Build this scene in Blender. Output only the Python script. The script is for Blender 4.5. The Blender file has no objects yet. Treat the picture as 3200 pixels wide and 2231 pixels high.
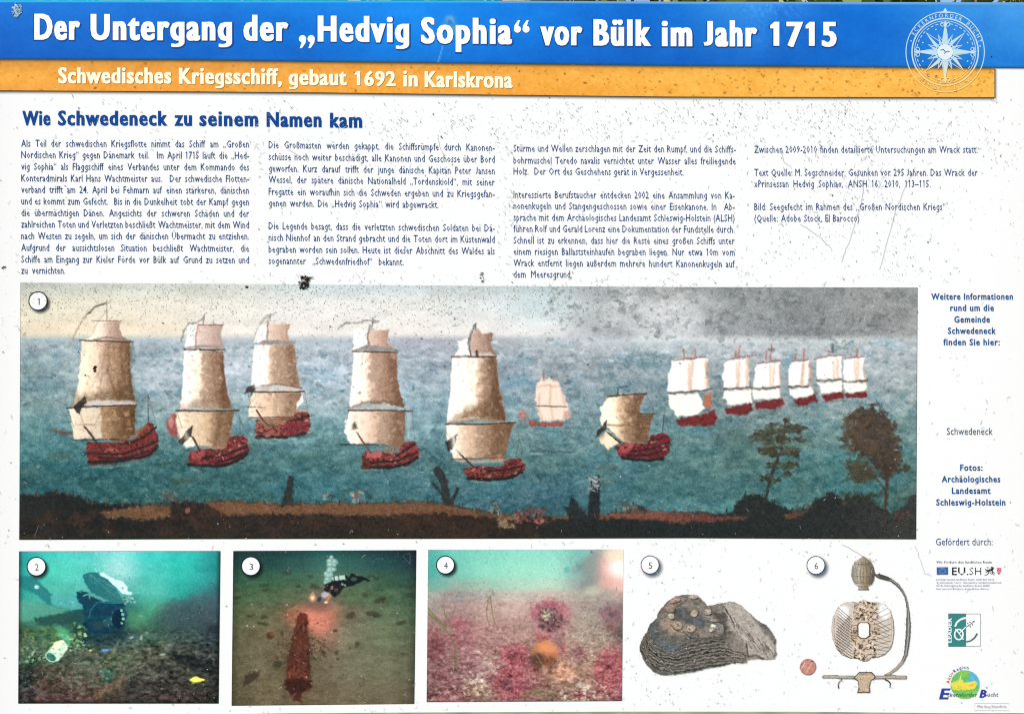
import bpy, math, random
import numpy as np

# ------------------------------------------------------------------ camera, sky, sun, exposure
SC = bpy.context.scene
COL = SC.collection
U = 0.0004                      # metres on the board per layout unit
UZ = U * 0.998711
ZC = 1.35
def PX(x, y, d=0.0):            # layout point -> place on the board (d = depth towards the reader)
    return ((x - 1600) * U, -d, ZC - (y - 1115.5) * UZ)

cd = bpy.data.cameras.new('camera'); cam = bpy.data.objects.new('camera', cd); COL.objects.link(cam)
cam.location = (0, -1.6, ZC); cam.rotation_euler = (math.radians(90), 0, 0)
cd.sensor_width = 36; cd.lens = 36 * 1.6 / 1.28; cd.clip_start = 0.05; cd.clip_end = 2000
SC.camera = cam

SUN_EL, SUN_AZ = math.radians(42), math.radians(-140)     # azimuth clockwise from +Y
w = bpy.data.worlds.new('World'); SC.world = w; w.use_nodes = True
nt = w.node_tree; bg = nt.nodes['Background']
sky = nt.nodes.new('ShaderNodeTexSky'); sky.sky_type = 'NISHITA'; sky.sun_disc = False
sky.sun_elevation = SUN_EL; sky.sun_rotation = SUN_AZ; sky.air_density = 1.0; sky.dust_density = 0.3
nt.links.new(sky.outputs[0], bg.inputs[0]); bg.inputs[1].default_value = 0.11
sd = bpy.data.lights.new('sun', 'SUN'); sd.energy = 3.6; sd.angle = math.radians(0.5); sd.color = (1, .83, .89)
sun = bpy.data.objects.new('sun', sd); COL.objects.link(sun)
sun.rotation_euler = (math.radians(90) - SUN_EL, 0, math.pi - SUN_AZ)
sun.location = (-2, -3, 4)
SC.view_settings.view_transform = 'Standard'; SC.view_settings.look = 'None'
SC.view_settings.exposure = 0.33; SC.view_settings.gamma = 1
SC.cycles.filter_width = 1.1
K = 0.84                        # albedo of the bare white print

# ------------------------------------------------------------------ helpers
def s2l(c):
    c = np.clip(np.asarray(c, float), 0, 1)
    return np.where(c <= 0.04045, c / 12.92, ((c + 0.055) / 1.055) ** 2.4)
def C(*c): return tuple(v / 255 for v in c)

def ink_material(name, rough=0.3, alpha=False, bump=0.0, spec=0.12):
    m = bpy.data.materials.new(name); m.use_nodes = True
    n = m.node_tree.nodes; l = m.node_tree.links; p = n['Principled BSDF']
    a = n.new('ShaderNodeAttribute'); a.attribute_name = 'ink'
    tc = n.new('ShaderNodeTexCoord')
    nz = n.new('ShaderNodeTexNoise'); nz.inputs['Scale'].default_value = 420; nz.inputs['Detail'].default_value = 4
    l.new(tc.outputs['Object'], nz.inputs['Vector'])
    mr = n.new('ShaderNodeMapRange'); mr.inputs['To Min'].default_value = .97; mr.inputs['To Max'].default_value = 1.03
    l.new(nz.outputs['Fac'], mr.inputs['Value'])
    mx = n.new('ShaderNodeVectorMath'); mx.operation = 'SCALE'
    l.new(a.outputs['Color'], mx.inputs[0]); l.new(mr.outputs[0], mx.inputs['Scale'])
    l.new(mx.outputs[0], p.inputs['Base Color'])
    p.inputs['Roughness'].default_value = rough
    p.inputs['Specular IOR Level'].default_value = spec
    if alpha: l.new(a.outputs['Alpha'], p.inputs['Alpha'])
    return m
INK = ink_material('printed_ink'); SOFT = ink_material('soft_printed_ink', alpha=True)

def tag(o, label=None, cat=None, kind=None, group=None):
    if label: o['label'] = label
    if cat: o['category'] = cat
    if kind: o['kind'] = kind
    if group: o['group'] = group
    return o

def make_mesh(name, V, F, cols=None, mat=INK, parent=None, label=None, kind=None):
    """V list/array of 3D points, F list of tuples or (n,4) array, cols (n,3|4) sRGB per vertex"""
    me = bpy.data.meshes.new(name)
    V = np.asarray(V, np.float32)
    if isinstance(F, np.ndarray):
        me.vertices.add(len(V)); me.vertices.foreach_set('co', V.ravel())
        k = F.shape[1]
        me.loops.add(F.size); me.loops.foreach_set('vertex_index', F.ravel().astype(np.int32))
        me.polygons.add(len(F)); me.polygons.foreach_set('loop_start', np.arange(0, F.size, k, dtype=np.int32))
        me.update(calc_edges=True)
    else:
        me.from_pydata([tuple(map(float, v)) for v in V], [], F)
    if cols is not None:
        c = np.ones((len(V), 4), np.float32); cc = np.asarray(cols, float)
        q = s2l(cc[:, :3]); c[:, :3] = q * (.79 + (K - .79) * q * q)
        if cc.shape[1] == 4: c[:, 3] = cc[:, 3]
        at = me.color_attributes.new('ink', 'FLOAT_COLOR', 'POINT'); at.data.foreach_set('color', c.ravel())
    me.materials.append(mat)
    o = bpy.data.objects.new(name, me); COL.objects.link(o)
    if parent: o.parent = parent
    tag(o, label, kind=kind)
    return o

class Layer:                     # gathers flat printed shapes, then links them as one mesh
    def __init__(s, d): s.V = []; s.F = []; s.Cc = []; s.d = d; s.k = 0
    def add(s, pts, faces, col, dd=0.0):
        b = len(s.V)
        for i, p in enumerate(pts):
            s.V.append(PX(p[0], p[1], s.d + dd)); s.Cc.append((tuple(col[i]) if isinstance(col, list) else tuple(col)) if True else 0)
        s.F += [tuple(b + i for i in f) for f in faces]
    def poly(s, pts, col, dd=0.0): s.add(pts, [tuple(range(len(pts)))], col, dd)
    def disc(s, x, y, r, col, n=40, ry=None, dd=0.0):
        s.poly([(x + r * math.cos(a), y + (ry or r) * math.sin(a)) for a in np.linspace(0, 2 * math.pi, n, endpoint=False)], col, dd)
    def ring(s, x, y, r, wd, col, a0=0, a1=360, n=72, ry=None, dd=0.0):
        ry = ry or r; P = []; n = max(3, int(n * abs(a1 - a0) / 360))
        for i in range(n + 1):
            a = math.radians(a0 + (a1 - a0) * i / n); c, q = math.cos(a), math.sin(a)
            P += [(x + (r - wd / 2) * c, y + (ry - wd / 2) * q), (x + (r + wd / 2) * c, y + (ry + wd / 2) * q)]
        s.add(P, [(2 * i, 2 * i + 1, 2 * i + 3, 2 * i + 2) for i in range(n)], col, dd)
    def line(s, pts, wd, col, dd=0.0):
        if not isinstance(wd, (list, tuple)): wd = [wd] * len(pts)
        P = []
        for i, p in enumerate(pts):
            a = pts[max(0, i - 1)]; b = pts[min(len(pts) - 1, i + 1)]
            dx, dy = b[0] - a[0], b[1] - a[1]; L = math.hypot(dx, dy) or 1
            nx, ny = -dy / L * wd[i] / 2, dx / L * wd[i] / 2
            P += [(p[0] + nx, p[1] + ny), (p[0] - nx, p[1] - ny)]
        s.add(P, [(2 * i, 2 * i + 1, 2 * i + 3, 2 * i + 2) for i in range(len(pts) - 1)], col, dd)
    def build(s, name, parent=None, mat=None, label=None, kind=None):
        return make_mesh(name, s.V, s.F, np.array([tuple(c) for c in s.Cc]), mat or INK, parent, label, kind)

# ------------------------------------------------------------------ lettering (Blender's own outline font)
_gl = {}; XLOW = 'abcdefghijklmnopqrstuvwxyzäöü'
def _raw(body, off, res):
    cu = bpy.data.curves.new('lettering', 'FONT'); cu.body = body; cu.offset = off; cu.resolution_u = res
    ob = bpy.data.objects.new('lettering', cu)
    me = bpy.data.meshes.new_from_object(ob)
    n = len(me.vertices); v = np.empty(n * 3, np.float32); me.vertices.foreach_get('co', v); v = v.reshape(-1, 3)[:, :2]
    f = [tuple(p.vertices) for p in me.polygons]
    bpy.data.objects.remove(ob); bpy.data.meshes.remove(me); bpy.data.curves.remove(cu)
    return v, f
_nn = {}
def glyph(ch, off, res):
    if ch == 'M' and res == 1: off = 0
    k = (ch, off, res)
    if k in _gl: return _gl[k]
    if ch == '1':
        h = CAP; s = 0.085 + 2 * off; x = 0.30
        v = np.array([(x - s, 0), (x, 0), (x, h + off), (x - s * .8, h + off), (x - s - .11, h - .085), (x - s - .11, h - .085 - s * .75), (x - s, h - .07 - s * .6)])
        _gl[k] = (v, [(0, 1, 2, 6), (2, 3, 4, 5, 6)], 0.47); return _gl[k]
    v, f = _raw('q' if ch == 'g' else ch, off, res)
    if ch == 'J': v = v.copy(); v[:, 1] = (v[:, 1] - v[:, 1].min()) / (v[:, 1].max() - v[:, 1].min()) * CAP
    if ch in XLOW:                                            # taller small letters, as on the board
        y = v[:, 1]; v = v.copy(); r_ = .70 * CAP / XH; top_ = 1.04 * CAP
        dots = (y > XH * 1.12 + off) if ch in 'iäöü' else np.zeros(len(y), bool)
        v[:, 1] = np.where(dots, y + .93 * CAP - (y[dots].mean() if dots.any() else 0), np.where(y <= 0, y, np.where(y < XH, y * r_, .70 * CAP + (y - XH) * (top_ - .70 * CAP) / (top_ - XH))))
    if ch == 'g':                                             # one-storey g: the bowl of a q with a hooked tail
        lo = v[:, 1].min(); m = v[:, 1] < lo * .6; xa, xb = v[m, 0].min(), v[m, 0].max(); yb = -.10 * CAP; st = xb - xa
        v[m, 1] = yb; n0 = len(v); P = []; left = v[:, 0].min(); H = .30 * CAP; x_end = left + .04
        for i in range(9):
            t = i / 8; a_ = t * math.pi * .56; th = st * (1 - .25 * t) * (1 if t < .99 else .9)
            cx_, rx_, ry_ = x_end + (xb - x_end) * .30, (xb - x_end) * .70, H - yb * 0
            ox_, oy_ = cx_ + rx_ * math.cos(a_), yb - (H + yb) * math.sin(min(a_, math.pi / 2)) if a_ < math.pi / 2 else yb - (H + yb)
            ix_, iy_ = cx_ + (rx_ - th) * math.cos(a_), yb - (H + yb - th * .85) * math.sin(min(a_, math.pi / 2))
            P += [(ox_, oy_), (ix_, iy_)]
        P += [(x_end, yb - (H + yb) * .92), (x_end, yb - (H + yb) * .92 + st * .7)]
        v = np.concatenate([v, np.array(P)]); f = list(f) + [(n0 + 2 * i, n0 + 2 * i + 1, n0 + 2 * i + 3, n0 + 2 * i + 2) for i in range(len(P) // 2 - 1)]
        xg = v[:, 0]
    if 'w' not in _nn:
        a, _ = _raw('nn', 0, 2); _nn['w'] = a[:, 0].max() - a[:, 0].min(); 
    a, _ = _raw('n' + ('q' if ch == 'g' else ch) + 'n', 0, 2); adv = a[:, 0].max() - a[:, 0].min() - _nn['w']
    _gl[k] = (v, f, adv); return _gl[k]
_h, _ = _raw('H', 0, 2); CAP = float(_h[:, 1].max())
_h, _ = _raw('x', 0, 2); XH = float(_h[:, 1].max())

def shape_text(txt, off, res=2, track=0.0):
    V = []; F = []; x = 0; n = 0
    for ch in txt:
        if ch == ' ': x += 0.27 + track; continue
        v, f, adv = glyph(ch, off, res)
        V.append(v + (x, 0)); F += [tuple(i + n for i in q) for q in f]; n += len(v); x += adv + track
    V = np.concatenate(V); x0 = V[:, 0].min(); V = V - (x0, 0)
    return V, F, float(V[:, 0].max())

def word(L, txt, x0, x1, b0, b1, cap, col, off=0.0, smear=0.0, track=0.0, res=2, slant=0.0, dd=0.0):
    """set a word between x0 and x1 on a baseline b0..b1 with the given capital height"""
    V, F, wd = shape_text(txt, off, res, track)
    ks = [0] if not smear else [-smear, -smear / 3, smear / 3, smear]
    sx = (x1 - x0 - 2 * smear * cap) / wd; sy = cap / CAP
    for j, k in enumerate(ks):
        P = [(x0 + (smear + k) * cap + vx * sx + vy * sy * slant, b0 + (b1 - b0) * (vx / wd) - vy * sy) for vx, vy in V]
        L.add(P, F, col, dd + j * 0.00002)

def paragraph(L, lines, xl, xr, cap, col, off, sx):
    for (txt, b0, b1, xe) in lines:
        ws = [q for q in txt.split(' ')]; sh = [shape_text(q, off, 1, 0.02) if q else None for q in ws]
        k = cap / CAP * sx; tot = sum(q[2] for q in sh if q) * k
        end = xe if xe else xr
        gap = (end - xl - tot) / (len(ws) - 1) if len(ws) > 1 else 0
        kk = k
        if gap < 0.16 * cap * 1.2:
            kk = k * (end - xl - (len(ws) - 1) * 0.2 * cap) / tot; gap = 0.2 * cap
        x = xl; slope = (b1 - b0) / (xr - xl)
        for q in sh:
            if q:
                V, F, wd = q
                L.add([(x + vx * kk, b0 + slope * (x + vx * kk - xl) - vy * cap / CAP) for vx, vy in V], F, col)
                x += wd * kk
            x += gap

# ------------------------------------------------------------------ painter: colours of a printed picture, laid on a fine grid
RS = np.random.RandomState(7)
def noise(h, w_, sx, sy, octv=3, seed=0):
    r = np.random.RandomState(seed); out = np.zeros((h, w_)); amp = 1; tot = 0
    for o in range(octv):
        gy, gx = max(2, int(h / sy) + 2), max(2, int(w_ / sx) + 2); g = r.rand(gy, gx)
        yy = np.linspace(0, gy - 1.001, h); xx = np.linspace(0, gx - 1.001, w_)
        iy = yy.astype(int); ix = xx.astype(int); fy = yy - iy; fx = xx - ix
        fy = fy * fy * (3 - 2 * fy); fx = fx * fx * (3 - 2 * fx)
        a = g[iy][:, ix] * (1 - fx) + g[iy][:, ix + 1] * fx
        b = g[iy + 1][:, ix] * (1 - fx) + g[iy + 1][:, ix + 1] * fx
        out += amp * (a * (1 - fy[:, None]) + b * fy[:, None]); tot += amp; amp *= .55; sx = max(1.01, sx / 2); sy = max(1.01, sy / 2)
    return (out / tot - .5) * 2

class Pic:
    def __init__(s, top, bot, step, d, seed=1):
        """top / bot: lists of (x,y) along the upper and lower edge"""
        s.d = d; wpx = top[-1][0] - top[0][0]; hpx = bot[0][1] - top[0][1]
        s.w = int(wpx / step) + 1; s.h = int(hpx / step) + 1; s.seed = seed
        def edge(P):
            P = np.array(P, float); t = (P[:, 0] - P[0, 0]) / (P[-1, 0] - P[0, 0]); u = np.linspace(0, 1, s.w)
            return np.interp(u, t, P[:, 0]), np.interp(u, t, P[:, 1])
        tx, ty = edge(top); bx, by = edge(bot); v = np.linspace(0, 1, s.h)[:, None]
        s.X = tx * (1 - v) + bx * v; s.Y = ty * (1 - v) + by * v
        s.step = step; s.img = np.ones((s.h, s.w, 3)); s.own = np.zeros((s.h, s.w), int)
        s.x0 = min(tx[0], bx[0]); s.y0 = ty.min(); s.nx = noise(s.h, s.w, 5, 5, 3, seed + 11); s.ny = noise(s.h, s.w, 5, 5, 3, seed + 12)
        s.T = lambda p: p; s.cur = 0
    def crop(s, ox, oy, k): s.T = lambda p: (ox + p[0] / k, oy + p[1] / k); s.k = k
    def win(s, x0, y0, x1, y1, m):
        j0 = int((x0 - m - s.x0) / s.step) - 4; j1 = int((x1 + m - s.x0) / s.step) + 5
        i0 = int((y0 - m - s.y0) / s.step) - 9; i1 = int((y1 + m - s.y0) / s.step) + 9
        return slice(max(0, i0), max(0, min(s.h, i1))), slice(max(0, j0), max(0, min(s.w, j1)))
    def put(s, W, a, col, own=None):
        a3 = a[..., None]; s.img[W] = s.img[W] * (1 - a3) + col * a3
        o = s.cur if own is None else own
        if o is not False and o: q = s.own[W]; q[a > .5] = o; s.own[W] = q
    def grad(s, W, g):
        if isinstance(g, tuple): return np.array(g)
        P0, P1 = g['p']; P0 = s.T(P0); P1 = s.T(P1); dx, dy = P1[0] - P0[0], P1[1] - P0[1]
        t = ((s.X[W] - P0[0]) * dx + (s.Y[W] - P0[1]) * dy) / (dx * dx + dy * dy) + s.nx[W] * g.get('n', .06)
        st = g['s']; ts = [q[0] for q in st]
        return np.stack([np.interp(t, ts, [q[1][c] for q in st]) for c in range(3)], -1)
    def dist(s, W, pts, wob, closed):
        x = s.X[W] + s.nx[W] * wob; y = s.Y[W] + s.ny[W] * wob
        best = np.full(x.shape, 1e9); ins = np.zeros(x.shape, bool); n = len(pts)
        for i in range(n if closed else n - 1):
            ax, ay = pts[i]; bx, by = pts[(i + 1) % n]; dx, dy = bx - ax, by - ay; L2 = dx * dx + dy * dy or 1e-9
            t = np.clip(((x - ax) * dx + (y - ay) * dy) / L2, 0, 1)
            best = np.minimum(best, (x - ax - t * dx) ** 2 + (y - ay - t * dy) ** 2)
            if closed and dy != 0:
                c = ((ay > y) != (by > y)) & (x < (bx - ax) * (y - ay) / dy + ax); ins ^= c
        return np.sqrt(best), ins
    def poly(s, pts, col, f=1.5, a=1.0, wob=2.0, own=None):
        P = [s.T(p) for p in pts]; xs = [p[0] for p in P]; ys = [p[1] for p in P]
        W = s.win(min(xs), min(ys), max(xs), max(ys), f + abs(wob) + 1)
        if s.X[W].size == 0: return
        dd, ins = s.dist(W, P, wob, True); sd = np.where(ins, dd, -dd)
        s.put(W, np.clip(.5 + sd / (2 * f), 0, 1) * a, s.grad(W, col), own)
    def line(s, pts, wd, col, f=1.2, a=1.0, wob=1.5, own=None):
        P = [s.T(p) for p in pts]; wd = wd / s.k; xs = [p[0] for p in P]; ys = [p[1] for p in P]
        W = s.win(min(xs), min(ys), max(xs), max(ys), f + wd + abs(wob) + 1)
        if s.X[W].size == 0: return
        dd, _ = s.dist(W, P, wob, False)
        s.put(W, np.clip(.5 + (wd / 2 - dd) / (2 * f), 0, 1) * a, s.grad(W, col), own)
    def ell(s, c, rx, ry, col, f=.5, a=1.0, rot=0.0, wob=0.0, own=None):
        """soft ellipse; f = softness as a share of the radius"""
        cx, cy = s.T(c); rx /= s.k; ry /= s.k; R = max(rx, ry) * (1 + f)
        W = s.win(cx - R, cy - R, cx + R, cy + R, abs(wob))
        if s.X[W].size == 0: return
        x = s.X[W] + s.nx[W] * wob - cx; y = s.Y[W] + s.ny[W] * wob - cy; q = math.radians(rot); cq, sq = math.cos(q), math.sin(q)
        r = np.sqrt(((x * cq + y * sq) / rx) ** 2 + ((-x * sq + y * cq) / ry) ** 2)
        t = np.clip((1 + f - r) / (2 * f), 0, 1); s.put(W, t * t * (3 - 2 * t) * a, s.grad(W, col), own)
    def dabs(s, n, box, size, pal, asp=.5, rot=0, rr=30, a=.7, f=.25, inside=None, seed=0, dens=None):
        """n brush marks inside box (crop units), optionally inside a polygon"""
        r = np.random.RandomState(seed + s.seed * 100); x0, y0, x1, y1 = box; keep = s.cur; k = 0
        while k < n:
            k += 1
            x = x0 + r.rand() * (x1 - x0); y = y0 + r.rand() * (y1 - y0)
            if inside is not None and not pip(inside, x, y): continue
            if dens and r.rand() > dens(x, y): continue
            z = size[0] + (size[1] - size[0]) * r.rand() ** 1.8
            c = pal[r.randint(len(pal))]; j = 1 + (r.rand() - .5) * .22
            s.ell((x, y), z, z * asp * (.6 + .8 * r.rand()), tuple(min(1, v * j) for v in c), f, a * (.6 + .4 * r.rand()), rot + (r.rand() - .5) * 2 * rr, wob=z / s.k * .8, own=False)
    def field(s, xs, ys, rows):
        """smooth colour field from a coarse table"""
        g = np.array(rows, float) / 255; Wd = (slice(0, s.h), slice(0, s.w))
        gy = np.interp(s.Y, ys, np.arange(len(ys))); gx = np.interp(s.X, xs, np.arange(len(xs)))
        iy = np.minimum(gy.astype(int), len(ys) - 2); ix = np.minimum(gx.astype(int), len(xs) - 2)
        fy = (gy - iy)[..., None]; fx = (gx - ix)[..., None]; fy = fy * fy * (3 - 2 * fy); fx = fx * fx * (3 - 2 * fx)
        s.img = (g[iy, ix] * (1 - fx) + g[iy, ix + 1] * fx) * (1 - fy) + (g[iy + 1, ix] * (1 - fx) + g[iy + 1, ix + 1] * fx) * fy
    def grain(s, amp, sx, sy, octv=3, seed=0, col=(1, 1, 1), mask=None):
        n = noise(s.h, s.w, sx / s.step, sy / s.step, octv, seed + s.seed)[..., None] * amp * np.array(col)
        if mask is not None: n = n * mask[..., None]
        s.img = np.clip(s.img + n, 0, 1)
    def jitter(s, amp, sx=6, seed=5):
        n1 = noise(s.h, s.w, sx / s.step, sx / s.step, 2, seed); n2 = noise(s.h, s.w, sx / s.step, sx / s.step, 2, seed + 1)
        jj, ii = np.meshgrid(np.arange(s.w), np.arange(s.h))
        ii = np.clip((ii + n1 * amp / s.step).round().astype(int), 0, s.h - 1); jj = np.clip((jj + n2 * amp / s.step).round().astype(int), 0, s.w - 1)
        s.img = s.img[ii, jj]; 
    def shadow(s, c, r):
        keep = s.T; s.T = lambda p: p; s.k = 1
        s.ell((c[0] + 7, c[1] + 8), r * 1.02, r * 1.02, C(12, 22, 28), .28, .8, own=False); s.T = keep
    def build(s, name, parent, label=None, subs=None, kindname=None):
        V = np.stack([(s.X - 1600) * U, np.full(s.X.shape, -s.d), ZC - (s.Y - 1115.5) * UZ], -1).reshape(-1, 3)
        cols = np.clip(s.img, 0, 1).reshape(-1, 3); idx = np.arange(s.h * s.w).reshape(s.h, s.w)
        Q = np.stack([idx[:-1, :-1], idx[1:, :-1], idx[1:, 1:], idx[:-1, 1:]], -1).reshape(-1, 4)
        fo = s.own[:-1, :-1].reshape(-1); root = None; subs = subs or {}
        for k in [0] + sorted(subs):
            q = Q[fo == k] if k else Q[~np.isin(fo, list(subs))]
            if len(q) == 0: continue
            u, inv = np.unique(q, return_inverse=True)
            nm, lb = (name, label) if k == 0 else subs[k]
            o = make_mesh(nm, V[u], inv.reshape(-1, 4), cols[u], INK, parent if k == 0 else root, lb)
            if k == 0: root = o
        return root
def pip(P, x, y):
    c = False; n = len(P)
    for i in range(n):
        ax, ay = P[i]; bx, by = P[(i + 1) % n]
        if (ay > y) != (by > y) and x < (bx - ax) * (y - ay) / (by - ay) + ax: c = not c
    return c
def G(x0, x1, *st, y0=0, y1=0, n=.06):
    """left-to-right colour run; st = (x, rgb)"""
    return {'p': ((x0, y0), (x1, y1)), 's': [((x - x0) / (x1 - x0), C(*c)) for x, c in st], 'n': n}

# ------------------------------------------------------------------ the board itself
board = bpy.data.objects.new('information_board', None); COL.objects.link(board); board.location = (0, 0, 0)
tag(board, 'weathered white information board with blue and yellow bands, printed text, ship painting and small photos', 'information board')
XL, XR = -70, 3270
def edge_y(P, x): return float(np.interp(x, [p[0] for p in P], [p[1] for p in P]))
TOP = [(XL, 1), (1500, 2), (1700, 3), (2100, 5.5), (2600, 6.5), (3270, 8)]
BOT = [(XL, 2245), (700, 2232), (870, 2229), (1340, 2226), (1970, 2223.5), (2500, 2224), (2890, 2227.5), (3270, 2228.5)]
def slab(name, up, lo, y0, y1, mat, parent):
    P = [(x, y) for x, y in up] + [(x, y) for x, y in reversed(lo)]; n = len(P)
    V = [PX(x, y, y0) for x, y in P] + [PX(x, y, y1) for x, y in P]
    F = [tuple(range(n - 1, -1, -1)), tuple(range(n, 2 * n))] + [(i, (i + 1) % n, (i + 1) % n + n, i + n) for i in range(n)]
    return make_mesh(name, V, F, None, mat, parent)
pm = bpy.data.materials.new('white_laminate'); pm.use_nodes = True
n_ = pm.node_tree.nodes; l_ = pm.node_tree.links; p_ = n_['Principled BSDF']; p_.inputs['Roughness'].default_value = .3; p_.inputs['Specular IOR Level'].default_value = .12
tc = n_.new('ShaderNodeTexCoord')
na = n_.new('ShaderNodeTexNoise'); na.inputs['Scale'].default_value = 7; na.inputs['Detail'].default_value = 5
nb = n_.new('ShaderNodeTexNoise'); nb.inputs['Scale'].default_value = 190; nb.inputs['Detail'].default_value = 5; nb.inputs['Roughness'].default_value = .75
for q in (na, nb): l_.new(tc.outputs['Object'], q.inputs['Vector'])
mb = n_.new('ShaderNodeMapRange'); mb.inputs['From Min'].default_value = .60; mb.inputs['From Max'].default_value = .74; l_.new(nb.outputs['Fac'], mb.inputs['Value'])
ma = n_.new('ShaderNodeMapRange'); ma.inputs['From Min'].default_value = .38; ma.inputs['From Max'].default_value = .66; l_.new(na.outputs['Fac'], ma.inputs['Value'])
mm = n_.new('ShaderNodeMath'); mm.operation = 'MULTIPLY'; l_.new(mb.outputs[0], mm.inputs[0]); l_.new(ma.outputs[0], mm.inputs[1])
m3 = n_.new('ShaderNodeMath'); m3.operation = 'MULTIPLY'; m3.inputs[1].default_value = .5; l_.new(mm.outputs[0], m3.inputs[0])
mxc = n_.new('ShaderNodeMix'); mxc.data_type = 'RGBA'; l_.new(m3.outputs[0], mxc.inputs['Factor'])
mxc.inputs['A'].default_value = (.80, .806, .812, 1); mxc.inputs['B'].default_value = (.56, .56, .55, 1)
l_.new(mxc.outputs['Result'], p_.inputs['Base Color'])
slab('panel', TOP, BOT, 0, -0.006, pm, board)
wood = bpy.data.materials.new('weathered_wood'); wood.use_nodes = True
n_ = wood.node_tree.nodes; l_ = wood.node_tree.links; wv = n_.new('ShaderNodeTexNoise'); wv.inputs['Scale'].default_value = 14
tw = n_.new('ShaderNodeTexCoord'); mw = n_.new('ShaderNodeMapping'); mw.inputs['Scale'].default_value = (6, 6, .4)
l_.new(tw.outputs['Object'], mw.inputs[0]); l_.new(mw.outputs[0], wv.inputs['Vector'])
rw = n_.new('ShaderNodeValToRGB'); rw.color_ramp.elements[0].color = (.09, .06, .04, 1); rw.color_ramp.elements[1].color = (.26, .2, .14, 1)
l_.new(wv.outputs['Fac'], rw.inputs[0]); l_.new(rw.outputs[0], n_['Principled BSDF'].inputs['Base Color']); n_['Principled BSDF'].inputs['Roughness'].default_value = .8
for xx in (-.72, .72):
    x0, x1, y0, y1, z0, z1 = xx - .045, xx + .045, -.03, .06, -.02, 1.86
    V = [(x, y, z) for z in (z0, z1) for x, y in ((x0, y0), (x1, y0), (x1, y1), (x0, y1))] + [(xx, .015, z1 + .03)]
    F = [(3, 2, 1, 0)] + [(i, (i + 1) % 4, (i + 1) % 4 + 4, i + 4) for i in range(4)] + [(4 + i, 4 + (i + 1) % 4, 8) for i in range(4)]
    make_mesh('post', V, F, None, wood, board)

# ------------------------------------------------------------------ title band and subtitle band
BLB = [(XL, 184.3), (0, 184.5), (550, 186.5), (1000, 192), (1550, 198), (2100, 205), (2600, 208), (3200, 212), (3270, 212.5)]
bb = Pic([(x, edge_y(TOP, x)) for x in (XL, 1500, 1700, 2100, 2600, 3270)], BLB, 4.0, .0009, 3)
bb.k = 1
bb.field([0, 500, 900, 1300, 1600, 2000, 2350, 2450, 2700, 3000, 3200], [0, 100, 200],
  [[(26,112,212),(26,112,212),(24,122,220),(24,132,232),(18,120,222),(14,104,206),(60,136,220),(40,112,206),(18,108,208),(62,140,220),(84,152,228)],
   [(14,98,198),(14,98,198),(10,106,206),(18,126,226),(14,116,216),(10,98,198),(40,118,210),(20,98,196),(14,100,200),(48,124,212),(60,138,220)],
   [(12,90,190),(14,94,192),(10,96,196),(16,112,208),(10,100,200),(12,92,190),(20,96,192),(14,92,188),(16,100,196),(30,116,206),(36,120,210)]])
bb.img = bb.img * np.array((.9, 1.06, 1.04)) + np.array((.01, .015, .01)); bb.grain(.03, 60, 40, 3, 2, (.6, .9, 1)); bb.grain(.02, 5, 5, 2, 4)
ms = np.clip(1 - np.abs(bb.X - 2420) / 150, 0, 1) * np.clip(1.1 - bb.Y / 190, 0, 1)
bb.img += (np.abs(noise(bb.h, bb.w, 3, 3, 2, 6)) * ms * .28)[..., None] * np.array((.6, .7, .7))
m_ = (bb.Y < 7) & (bb.X < 1560); bb.img[m_] = C(40, 190, 240)  # bright glow of the board's top edge, painted into the colour as cyan
m_ = (bb.Y - np.interp(bb.X, [p[0] for p in TOP], [p[1] for p in TOP]) < 5) & (bb.X >= 1560); bb.img[m_] = C(110, 170, 225)
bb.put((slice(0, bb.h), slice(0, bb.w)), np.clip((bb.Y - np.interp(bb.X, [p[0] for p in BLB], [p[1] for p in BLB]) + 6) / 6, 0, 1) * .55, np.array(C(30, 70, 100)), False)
# worn patch over the o of the second title name
for (cx, cy, rx, ry, c, a) in [(1406, 75, 24, 30, C(90, 160, 220), .55), (1406, 62, 16, 14, C(130, 190, 225), .5), (1412, 96, 20, 14, C(120, 170, 190), .5), (1405, 70, 9, 8, C(30, 110, 200), .6)]:
    bb.ell((cx, cy), rx, ry, c, .35, a, wob=6, own=False)
bb.line([(1388, 133), (1379, 165), (1368, 198)], 3, C(150, 200, 235), 1.5, .7)
bb.line([(1413, 130), (1405, 150), (1404, 172)], 2, C(70, 140, 215), 1.5, .6)
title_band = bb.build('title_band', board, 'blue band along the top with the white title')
SBT = [(x, y + 0.5) for x, y in BLB if x < 3107] + [(3107, 212)]
SBB = [(XL, 282), (0, 282.5), (550, 285.5), (1000, 289), (1550, 296), (2100, 302), (2600, 303.5), (3107, 304)]
yb = Pic(SBT, SBB, 3.4, .0006, 4); yb.k = 1
yb.field([0, 300, 1600, 2300, 3107], [190, 240, 300], [[(226,156,64)] * 5, [(250,180,72),(248,172,70),(250,178,72),(252,190,82),(252,192,84)], [(244,170,66),(244,168,66),(246,172,66),(250,186,78),(250,190,84)]])
yb.grain(.035, 40, 25, 3, 3, (.5, 1, 1.2)); yb.grain(.05, 8, 8, 3, 5, (.6, 1, 1.2))
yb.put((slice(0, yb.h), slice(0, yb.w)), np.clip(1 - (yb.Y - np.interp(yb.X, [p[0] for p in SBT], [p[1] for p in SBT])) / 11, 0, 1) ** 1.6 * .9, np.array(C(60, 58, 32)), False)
def dn(x, y): return .35 + .65 * min(1, max(0, (x - 1500) / 700))
yb.dabs(900, (0, 195, 3105, 300), (2, 6), [C(190,118,36), C(205,130,44), C(170,100,36), C(140,84,36)], .5, -30, 60, .8, .4, None, 3, dn)
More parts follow.
